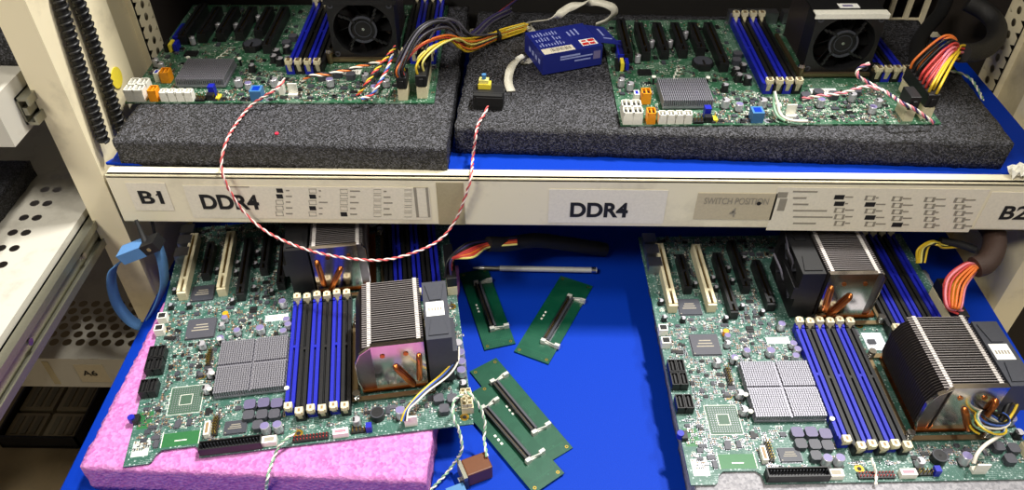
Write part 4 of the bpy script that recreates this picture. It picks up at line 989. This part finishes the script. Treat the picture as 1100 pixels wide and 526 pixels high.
# upper left
h = thing('power_cable', 'fan of grey, orange and yellow wires tied into one thick yellow bundle', 'cable', board_pt(upL, 280, 30, 14.5), radians(.7), 'power cables plugged into the boards')
bpy.context.view_layer.update()
for (x0, x1, y0, y1) in ((266.5, 276.5, 4, 24), (284.5, 295.5, 8, 62)):
    mb = MB(); mb.box(x0-280, x1-280, y0-30, y1-30, .3, 12, BLACK); mb.box((x0+x1)/2-282, (x0+x1)/2-278, y0-31.2, y0-30, 1, 9, BLACK); mb.build('plug', h, bevel=.0006)
cols = [W_PUR, W_GRY, W_PUR, W_GRY, W_BLK, W_GRY, W_PUR, W_BLK, W_ORANGE, W_RED, W_ORANGE, W_YEL, W_YEL, PALE_YELLOW, PALE_YELLOW, W_YEL]
ws = []; G = P(503, 48, z=.226); T = P(534, 38, z=.211); E_ = P(564, 29, z=.2095)
for i, ma in enumerate(cols):
    if i < 8: st = board_pt(upL, 268+(i % 2)*6.5, 7+(i//2)*4.6, 26.5) if i < 4 else board_pt(upL, 287+(i % 2)*5.5, 40+(i-4)*5.5, 26.5)
    elif i < 12: st = board_pt(upL, 269+(i % 2)*5.0, 6+(i-8)*4.2, 26.5)
    else: st = board_pt(upL, 287+(i % 2)*5.5, 12+(i-12)*6, 26.5)
    g = bundle(G, i, 16, .0078)
    if i < 8: g += Vector((0, .004, .004))
    zt = .262-.0012*i; mid = st.lerp(g, .30); mid.z = zt-.003; mid2 = st.lerp(g, .68); mid2.z = zt-.006
    pts = [st-Vector((0, 0, .003)), st+Vector((0, 0, .010)), mid, mid2, g]
    if i >= 8: pts += [bundle(T, i, 16, .0046), bundle(E_, i, 16, .0044)]
    else: e = P(548, 12, z=.215); pts += [bundle(G.lerp(e, .5)+Vector((0, .006, .004)), i, 16, .007), bundle(e, i, 16, .007)]
    ws.append((pts, ma))
for k in range(9): ws.append(([bundle(G, k+4, 16, .006), bundle(T, k, 9, .0058), bundle(E_, k, 9, .0056)], W_YEL))
for k in range(9):
    st = board_pt(upL, 268+(k % 3)*3.4, 6+(k//3)*7, 26.5) if k < 5 else board_pt(upL, 286+(k % 2)*6.5, 30+(k-5)*8, 26.5)
    g = bundle(G, k*2, 18, .0082)+Vector((0, .003, .003)); mid = st.lerp(g, .32); mid.z = .266-.001*k; m2 = st.lerp(g, .7); m2.z = .261-.001*k
    ws.append(([st-Vector((0, 0, .003)), st+Vector((0, 0, .011)), mid, m2, g, bundle(T, k, 9, .004)], (W_BLK, W_GRY, W_BLK, W_PUR, W_BLK, W_GRY, W_BLK, W_PUR, W_GRY)[k]))
for k in range(4):
    e = P(520+k*3, 20-k*2, z=.218)
    ws.append(([P(503, 40, z=.224), P(512, 30+k, z=.226), e+Vector((.03, .04, 0))], (W_BLK, W_RED, W_BLK, W_PUR)[k]))
wire_set(h, ws)
mb = MB(1); d = (E_-T).normalized(); mb.tube([T-d*.001, T+d*.0016], .0066, BLACK, 12); child_world(mb, 'cable_tie', h, 'black cable tie')
# upper right
h = thing('power_cable', 'red, orange and yellow wires arching out of a long black plug', 'cable', board_pt(upR, 280, 30, 14.5), radians(1.4), 'power cables plugged into the boards')
bpy.context.view_layer.update()
for (x0, x1, y0, y1) in ((266.5, 276.5, 4, 24), (284.5, 295.5, 8, 62)):
    mb = MB(); mb.box(x0-280, x1-280, y0-30, y1-30, .3, 13, BLACK); mb.box((x0+x1)/2-282, (x0+x1)/2-278, y0-31.2, y0-30, 1, 9, BLACK); mb.build('plug', h, bevel=.0006)
cols = [W_ORANGE, W_ORANGE, W_BLK, W_BLK, W_BLK, W_RED, W_RED, W_PINK, W_RED, W_PINK, W_RED, W_YEL, W_YEL, W_YEL]
ws = []; G = P(1029, 57, z=.238); e = P(1042, 57, z=.234)
for i, ma in enumerate(cols):
    st = board_pt(upR, 287+(i % 2)*5.5, 58-i*3.6, 27)
    g = bundle(G, i, 14, .0085)
    mid = st.lerp(g, .45); mid.z = .258-.0011*i; m2 = st.lerp(g, .78); m2.z = .254-.0008*i
    ws.append(([st-Vector((0, 0, .003)), st+Vector((.001, 0, .010)), mid, m2, g, bundle(e, i, 14, .0065)], ma))
wire_set(h, ws, .0013)
mb = MB(1); mb.tube(smooth([P(1033, 57, z=.237), P(1048, 56, z=.231), P(1062, 50, z=.226), P(1070, 40, z=.225), P(1070, 26, z=.228), P(1058, 12, z=.234), P(1040, 2, z=.24)], 8), .0095, SLEEVE_K, 14); child_world(mb, 'cable_sleeve', h, 'dark braided sleeve')
# thick black cables behind the upper right board
for pts, r, lab in (([P(984, 62, z=.2085), P(986, 46, z=.2085), P(996, 30, z=.2085), P(1010, 14, z=.212), P(1018, -4, z=.22)], .0075, 'thick black cable curling behind the arching red wires'),):
    mb = MB(1); mb.tube(smooth(pts, 8), r, CABLE_K, 14); tag(mb.build('thick_cable'), lab, 'cable')
# lower right
pA = board_pt(boardR, 286, 182, 13.2)
h = thing('power_cable', 'orange and red wires running into a brown braided sleeve under the shelf', 'cable', pA, radians(2), 'power cables plugged into the boards')
bpy.context.view_layer.update()
mb = MB(); mb.box(-5, 5, -26, 26, .3, 12, BLACK); mb.build('plug', h, bevel=.0006)
ws = []
for i, ma in enumerate([W_RED, W_PINK, W_ORANGE, W_RED, W_YEL, W_ORANGE, W_YEL, W_ORANGE, W_BLK, W_ORANGE, W_PINK]):
    k = i/10; dz = .004*(i % 2)
    st = pA+Vector((-.003+.006*(i % 2), -.022+.0042*i, .0135))
    ws.append(([st-Vector((0, 0, .003)), P(1016+14*k, 328+4*k, z=.068+dz), P(1016+21*k, 300+8*k, z=.078+dz), P(1036+12*k, 283+9*k, z=.088+dz), P(1048+4*k, 283+4*k, z=.091+dz)], ma))
wire_set(h, ws, .0013)
mb = MB(1); mb.tube(smooth([P(1047, 287, z=.091), P(1059, 282, z=.094), P(1067, 268, z=.098), P(1068, 252, z=.100), P(1060, 240, z=.100), P(1044, 230, z=.098)], 8), .0105, SLEEVE, 14); child_world(mb, 'cable_sleeve', h, 'brown braided sleeve')
mb = MB(1)
for k in range(5): mb.tube(smooth([P(985+k*2, 282, z=.07), P(986+k*3, 268-k, z=.085), P(1000+k*2, 259+k, z=.09), P(1014, 262+k, z=.085), P(1040, 262+k*.6, z=.08)], 8), .0012, (W_YEL, W_YEL, PALE_YELLOW, W_BLK, W_YEL)[k], 7)
mb.tube(smooth([P(1010, 258, z=.088), P(1030, 262, z=.086), P(1048, 268, z=.084)], 6), .004, SLEEVE_K, 10)
tag(mb.build('power_cable'), 'yellow wires bent over behind the blue and black memory slots', 'cable', 'power cables plugged into the boards')
# lower left
pA = board_pt(boardL, 286, 182, 13.2)
h = thing('power_cable', 'short red and black wires bending away beside the metal rod', 'cable', pA, radians(9.2), 'power cables plugged into the boards')
bpy.context.view_layer.update()
mb = MB(); mb.box(-5, 5, -26, 26, .3, 12, BLACK); mb.build('plug', h, bevel=.0006)
ws = []
for i, ma in enumerate([W_BLK, W_PUR, W_BLK, W_RED, W_RED, W_ORANGE, W_RED, PALE_YELLOW]):
    st = pA+Vector((-.003+.006*(i % 2), -.024+.0035*i, .0135)); st2 = P(485+i*.8, 284+i*1.2, z=.066)
    g = P(524, 258+i*1.1, z=.07)
    ws.append(([st-Vector((0, 0, .003)), st.lerp(st2, .6)+Vector((0, 0, .012)), P(500+i*1.2, 262+i*2.0, z=.084), g, g+Vector((.03, .01, -.004))], ma))
wire_set(h, ws, .0012)
mb = MB(1); mb.tube(smooth([P(524, 262, z=.07), P(545, 262, z=.06), P(575, 258, z=.05), P(610, 262, z=.03), P(650, 268, z=.010)], 8), .008, SLEEVE_K, 12); child_world(mb, 'cable_sleeve', h, 'black sleeve')

# fan leads and loose twisted wires
mb = MB(1); twist(mb, smooth([P(425, 50, z=.238), P(415, 62, z=.236), P(402, 78, z=.23), P(392, 92, z=.222), P(384, 103, z=.212)], 8), .0009, .014, [W_YEL, W_BLK, W_RED], 1.1); child_world(mb, 'fan_lead', upL)
mb = MB(1); twist(mb, smooth([P(421, 58, z=.234), P(417, 72, z=.23), P(407, 90, z=.222), P(399, 102, z=.214), P(388, 106, z=.212)], 8), .0009, .014, [W_BLU, W_WHT, W_RED], 1.1); child_world(mb, 'fan_lead', upL)
mb = MB(1); twist(mb, smooth([P(325, 88, z=.216), P(332, 82, z=.226), P(350, 80, z=.226), P(370, 76, z=.226), P(392, 70, z=.226), P(412, 66, z=.228)], 8), .0009, .02, [W_ORANGE, W_WHT, W_BLK], 1.1); child_world(mb, 'fan_lead', upL)
mb = MB(1); twist(mb, smooth([P(934, 68, z=.246), P(922, 74, z=.24), P(922, 82, z=.234), P(935, 90, z=.226), P(955, 101, z=.222), P(968, 110, y=.618), P(982, 117, y=.616), P(996, 127, y=.616), P(1003, 132, y=.616)], 8), .0009, .013, [W_PINK, W_WHT, W_PUR], 1.1); child_world(mb, 'fan_lead', upR)
mb = MB(1); twist(mb, smooth([P(862, 106, z=.214), P(880, 103, z=.222), P(905, 100, z=.226), P(930, 93, z=.228), P(948, 97, z=.226)], 8), .0009, .016, [W_PINK, W_WHT], 1.1); child_world(mb, 'fan_lead', upR)
mb = MB(1); mb.tube(smooth([P(832, 98, z=.224), P(835, 110, z=.216), P(838, 122, z=.2085), P(846, 128, z=.2055), P(858, 130, z=.206), P(868, 130, z=.208)], 8), .0014, W_WHT, 7); mb.tube(smooth([P(832, 98, z=.224), P(831, 112, z=.214), P(835, 124, z=.2085), P(843, 130, z=.2050)], 8), .0013, W_GRN, 7); child_world(mb, 'loose_lead', upR)
mb = MB(1)
for k, ma in enumerate((W_YEL, W_BLU, W_BLK, W_WHT)): mb.tube(smooth([P(490+k, 372, z=.075), P(489+k, 385+k, z=.068), P(476+k*2, 400+k, z=.06), P(461, 413+k*2, z=.056), P(448, 425+k*2, z=.056), P(436+k, 440, z=.056), P(431+k*2, 452, z=.050)], 8), .0009, ma, 6)
child_world(mb, 'fan_lead', boardL)
mb = MB(1)
for k in range(5): mb.tube([P(1063, 456, z=.064)+Vector((.0135*cos(t*.35+k)*(1-.07*k), .011*sin(t*.35+k)*(1-.06*k), .006*sin(t*.2+k)+.002*k)) for t in range(30)], .0010, (W_YEL, W_GRN, W_WHT, W_BLU, W_BLK)[k], 6)
mb.tube(smooth([P(1046, 497, z=.054), P(1050, 487, z=.06), P(1058, 478, z=.062), P(1070, 470, z=.062), P(1080, 464, z=.062)], 8), .0016, W_WHT, 7)
mb.tube(smooth([P(1075, 452, z=.068), P(1083, 435, z=.076), P(1092, 420, z=.086), P(1096, 405, z=.09)], 8), .0024, W_BLK, 8)
mb.tube(smooth([P(1078, 458, z=.066), P(1090, 440, z=.074), P(1095, 425, z=.08)], 8), .0012, W_YEL, 8)
child_world(mb, 'fan_lead', boardR)
mb = MB(1); mb.tube(smooth([P(845, 252, z=.10), P(847, 268, z=.095), P(852, 282, z=.085), P(848, 296, z=.07), P(842, 300, z=.07), P(838, 288, z=.08), P(831, 272, z=.09)], 8), .0012, W_GRY, 7); mb.tube(smooth([P(846, 268, z=.092), P(855, 290, z=.075), P(861, 298, z=.07)], 6), .003, SLEEVE_K, 8); child_world(mb, 'fan_lead', boardR)
mb = MB(1); twist(mb, smooth([P(318, 462, z=.052), P(312, 468, z=.050), P(302, 476, z=.0475), P(296, 487, z=.040), P(291, 500, z=.038), P(287, 515, z=.037), P(286, 530, y=.348)], 8), .0008, .011, [W_WHT, W_GRN]); tag(mb.build('twisted_wire'), 'white and green twisted wire trailing over the pink foam', 'wire')
mb = MB(1); twist(mb, smooth([P(936, 492, z=.05), P(939, 500, z=.048), P(941, 510, z=.042), P(941, 520, z=.040)], 8), .0007, .011, [W_WHT, W_WHT]); tag(mb.build('twisted_wire'), 'short white wire hanging over the pale grey foam', 'wire')
mb = MB(1); twist(mb, smooth([P(1018, 76, z=.206), P(1030, 78, z=.2035), P(1042, 84, z=.2025), P(1050, 95, z=.2025), P(1056, 107, z=.2025)], 8), .0008, .014, [W_WHT, W_GRN]); tag(mb.build('twisted_wire'), 'pale green twisted wire end lying on the black foam', 'wire')
# crumpled clear tag at the foam corner
mb = MB(1); c = P(1091, 168, z=.188); rnd = random.Random(2); pts = []
vs = []
for i in range(7):
    for j in range(5): vs.append((c.x-.006+i*.0032+rnd.uniform(-.001, .001), c.y-.018+j*.0035+rnd.uniform(-.001, .001), .1735+.009*abs(sin(i*1.3+j*.9))+rnd.uniform(0, .003)))
mb.add(vs, [(i*5+j, i*5+5+j, i*5+6+j, i*5+j+1) for i in range(6) for j in range(4)], WHITE_P)
o = mb.build('plastic_scrap'); m_ = o.modifiers.new('thick', 'SOLIDIFY'); m_.thickness = .0008; tag(o, 'crumpled white plastic scrap at the corner of the long foam slab', 'scrap')

# spiral cables on the left post
for pts, lab in (([P(60, -14, x=-.3905), P(76, 40, x=-.3905), P(92, 92, x=-.3905), P(108, 142, x=-.3905), P(111, 152, x=-.3905)], 'black ribbed hose nearer the front edge of the rack post'),
                 ([P(78, -14, x=-.3905), P(95, 30, x=-.3905), P(112, 82, x=-.3905), P(126, 126, x=-.3905), P(130, 140, x=-.3905)], 'black ribbed hose beside the yellow round sticker')):
    mb = MB(1); q = smooth(pts, 10); mb.tube(q, .0045, BLACK_D, 12); twist(mb, q, .0013, .0062, [BLACK], 3.9, 6); tag(mb.build('ribbed_hose'), lab, 'hose', 'ribbed hoses on the rack post')
mb = MB(1); mb.tube(smooth([P(163, 236, y=.578), P(167, 255, y=.578), P(175, 280, y=.578), P(183, 300, y=.578)], 6), .0016, W_BLK, 8); tag(mb.build('black_cord'), 'thin black cord hanging down the inside of the rack post', 'cord')

# wrist strap hanging at the post
st = thing('wrist_strap', 'blue fabric wrist strap with a plastic clasp hanging below the labelled shelf', 'wrist strap', P(147, 300, y=.55))
bpy.context.view_layer.update()
yy = .548
loop = smooth([P(129, 281, y=yy), P(121, 290, y=yy), P(120, 306, y=yy), P(126, 326, y=yy), P(138, 342, y=yy), P(150, 349, y=yy), P(157, 346, y=yy+.004)], 8)
mb = MB(1); mb.strip(loop, (.45, 1, 0), .012, .0014, STRAP); child_world(mb, 'strap', st)
loop = smooth([P(168, 262, y=yy+.006), P(173, 275, y=yy+.006), P(176, 290, y=yy+.006), P(176, 306, y=yy+.006), P(169, 326, y=yy+.006), P(157, 346, y=yy+.004)], 8)
mb = MB(1); mb.strip(loop, (.35, 1, 0), .012, .0014, STRAP); child_world(mb, 'strap', st)
mb = MB(1); a, c = P(130, 275, y=yy), P(166, 261, y=yy); d = (c-a).normalized()
mb.obox((a+c)/2-d*.004, d, (0, 0, 1), .014, .008, .006, STRAP); mb.obox(c-d*.003, d, (0, 0, 1), .0085, .0078, .0055, BLACK); mb.cyl(tuple(c-d*.003+Vector((0, -.0079, .0))), .0022, -.0006, STEEL, 12, 'y')
child_world(mb, 'clasp', st, 'blue and black clasp with a snap')
mb = MB(1); mb.tube(smooth([P(157, 262, y=yy), P(152, 250, y=.555), P(146, 236, y=.562)], 6), lambda t: .003-.0014*t, BLACK_D, 10); child_world(mb, 'cord', st)

# ------------------------------------------------------------------ neighbouring shelves at the left
def perf_deck(mb, x0, x1, y0, y1, z, cols, pitch_x, pitch_y, r, mat, xs=None, stagger=False, ya=None, yb=None):
    """sheet with real round holes in regular rows"""
    seg = 16; ya = ya if ya is not None else y0+.01; yb = yb if yb is not None else y1-.01
    n = int((yb-ya)/pitch_y)
    def q(a, b_, c, d): mb.quad([(a, c, z), (b_, c, z), (b_, d, z), (a, d, z)], mat)
    q(x0, x1, y0, ya); q(x0, x1, ya+n*pitch_y, y1)
    for j in range(n):
        c, d = ya+j*pitch_y, ya+(j+1)*pitch_y; xs0 = xs+(pitch_x/2 if stagger and j % 2 else 0); m_ = cols-(1 if stagger and j % 2 else 0)
        q(x0, xs0, c, d); q(xs0+m_*pitch_x, x1, c, d)
        for i in range(m_):
            cx, cy = xs0+(i+.5)*pitch_x, (c+d)/2; vs = []
            for k in range(seg): a = 2*pi*k/seg+pi/4; vs.append((cx+r*cos(a), cy+r*sin(a), z))
            for k in range(seg): a = 2*pi*k/seg+pi/4; w = max(abs(cos(a)), abs(sin(a))); vs.append((cx+cos(a)/w*pitch_x/2, cy+sin(a)/w*pitch_y/2, z))
            mb.add(vs, [(k, seg+k, seg+(k+1) % seg, (k+1) % seg) for k in range(seg)], mat)
def rail(t, x, y0, y1, z0, z1, label):
    mb = MB(1); h_ = z1-z0
    mb.box(x, x+.002, y0, y1, z0, z1, GALV); mb.box(x, x+.011, y0, y1, z1-.003, z1, GALV); mb.box(x, x+.011, y0, y1, z0, z0+.003, GALV)
    mb.box(x+.009, x+.011, y0, y1, z1-.008, z1-.003, GALV); mb.box(x+.009, x+.011, y0, y1, z0+.003, z0+.008, GALV)
    mb.box(x+.003, x+.007, y0-.0, y1, z0+h_*.36, z1-h_*.36, GALV)
    yy = y0+.06
    while yy < y1: mb.cyl((x+.007, yy, (z0+z1)/2), .0035, .002, STEEL, 12, 'x'); yy += .11
    mb.build('slide_rail', t, label='galvanised slide rail')
def left_shelf(label, x1, y0, y1, zt, lip, cols, px, py, r, xs, rl=True, ya=None, yb=None, stagger=False, x0=-.95):
    t = thing('perforated_shelf', label, 'shelf', (0, 0, 0), 0, 'perforated shelves in the next bay')
    mb = MB(1); perf_deck(mb, x0, x1, y0, y1, zt, cols, px, py, r, SHELF_P, xs, stagger, ya, yb); mb.build('deck', t)
    mb = MB(1); mb.box(x0, x1, y0-.004, y0, zt-lip, zt+.001, SHELF_P); mb.build('front_lip', t)
    mb = MB(1); mb.box(x1, x1+.004, y0-.004, y1, zt-lip, zt+.001, SHELF_P); mb.build('side_flange', t)
    return t
XW = -.440
zA5 = (P(28, 304, x=XW).z+P(100, 216, x=XW).z)/2
t = left_shelf('perforated shelf drawn far forward with a bright side rail', XW, .26, .78, zA5, .040, 2, .0128, .0225, .0047, -.4985, ya=.30, yb=.76)
rail(t, XW+.0045, .27, .76, zA5-.038, zA5-.006, '')
zA4b = P(14, 155, x=XW).z; yA4 = P(14, 155, x=XW).y
t = left_shelf('topmost perforated shelf in the next bay, its corner beside the post', XW, yA4, .95, zA4b+.045, .045, 2, .0132, .0225, .0047, -.486, ya=yA4+.02, yb=.93)
rail(t, XW+.0045, P(24, 135, x=XW).y, .85, zA4b+.006, zA4b+.033, '')
t = left_shelf('lowest perforated shelf, with the A6 tag on its lip', -.44, .56, .95, -.076, .050, 11, .0152, .0122, .0052, -.605, ya=.575, yb=.655, stagger=True)
# A6 tag
FYA = .5558
def aP(u, v): p = P(u, v, y=FYA); return p.x, p.z
a, c = aP(78, 391), aP(120, 410); mb = MB(1); mb.box(a[0], c[0], FYA-.0003, FYA, c[1], a[1], PAPER2); tg = mb.build('paper_label', t)
x, z = aP(97, 400.5); text('lettering', 'A6', .0125, INK, tg, Matrix.Translation((x, FYA-.0006, z)) @ ROTX, 1.15, .0002)
a, c = aP(44, 388), aP(66, 412); mb = MB(1); mb.box(a[0], c[0], FYA-.0003, FYA, c[1], a[1], TAPE); mb.build('tape_strip', t)
# foam pieces lying on those shelves
p, q = P(38, 172, z=zA5+.02), P(0, 225, z=zA5+.02)
slab('foam_slab', [(-.62, .46), (p.x-.006, .46), (p.x-.006, p.y), (-.62, p.y)], zA5+.0005, zA5+.02, FOAM_BLACK, 'dark foam slab on the perforated shelf with the bright side rail', 20, 30, 4)
p = P(23, 43, z=zA4b+.07)
slab('foam_slab', [(-.64, p.y), (p.x, p.y), (p.x+.002, .90), (-.64, .90)], zA4b+.0455, zA4b+.075, FOAM_BLACK, 'dark foam slab on the topmost perforated shelf in the next bay', 20, 30, 4)
# lower shelf and dark tray beneath A6
t = thing('equipment_tray', 'dark metal tray with two compartments far below the tagged A6 shelf', 'tray', (-.68, .70, -.40))
q = [P(112, 414, z=-.37), P(94, 466, z=-.37), P(18, 462, z=-.37), P(46, 414, z=-.37)]
DM = plain('dark_steel', (140, 128, 102), .6)
x0, x1, y0, y1 = -.775, -.655, .65, .80
mb = MB(1); mb.box(x0+.68, x1+.68, y0-.70, y1-.70, .003, .006, DM)
for a in ((x0, x1, y0, y0+.003), (x0, x1, y1-.003, y1), (x0, x0+.003, y0, y1), (x1-.003, x1, y0, y1)): mb.box(a[0]+.68, a[1]+.68, a[2]-.70, a[3]-.70, 0, .028, BLACK)
mb.build('tray_body', t)
for xa, xb in ((x0+.006, (x0+x1)/2-.003), ((x0+x1)/2+.003, x1-.006)):
    for ya, yb in ((y0+.006, y0+.05), (y0+.056, y1-.006)):
        mb = MB(1); mb.box(xa+.68, xb+.68, ya-.70, yb-.70, .0062, .018, DM)
        for k in range(3): mb.box(xa+.688+k*.014, xa+.696+k*.014, ya-.70+.006, yb-.70-.006, .018, .0195, plain('tray_rib', (112, 104, 84), .6))
        mb.build('compartment', t)
b = MB(1); b.box(-1.1, -.45, .50, 1.1, -.43, -.4003, FLOORM); sh = b.build('plank_shelf'); tag(sh, 'dim brown bottom shelf holding the dark metal tray', 'shelf')
b = MB(1); b.box(-1.3, -.40, 1.10, 1.13, -1.0, .5, plain('navy_panel', (16, 26, 84), .6)); o = b.build('dark_back_panel'); tag(o, 'dark navy panel behind the perforated shelves', 'panel')

# ------------------------------------------------------------------ light
def area(name, loc, target, sx, sy, watts, rgb):
    l = bpy.data.lights.new(name, 'AREA'); l.shape = 'RECTANGLE'; l.size = sx; l.size_y = sy; l.energy = watts; l.color = rgb
    o = bpy.data.objects.new(name, l); COL.objects.link(o); o.location = loc
    o.rotation_euler = (Vector(target)-Vector(loc)).to_track_quat('-Z', 'Y').to_euler(); return o
area('ceiling_tube', (.75, 1.0, 2.6), (.05, .5, 0), .35, .09, 112, (1, .98, .94))
area('aisle_fill', (-1.3, -1.0, 2.5), (.1, .6, .1), .9, .3, 54, (1, .95, .86))
area('aisle_fill', (1.15, .08, 2.5), (-.3, .5, 0), .5, .12, 28, (1, .96, .88))  # invented fill lamp that brightens the A6 shelf
w = bpy.data.worlds.new('world'); scene.world = w; w.use_nodes = True
w.node_tree.nodes['Background'].inputs['Color'].default_value = (1, .93, .82, 1); w.node_tree.nodes['Background'].inputs['Strength'].default_value = .17
vs_ = scene.view_settings; vs_.view_transform = 'Standard'; vs_.look = 'None'; vs_.gamma = 1; vs_.use_curve_mapping = False; vs_.exposure = .16
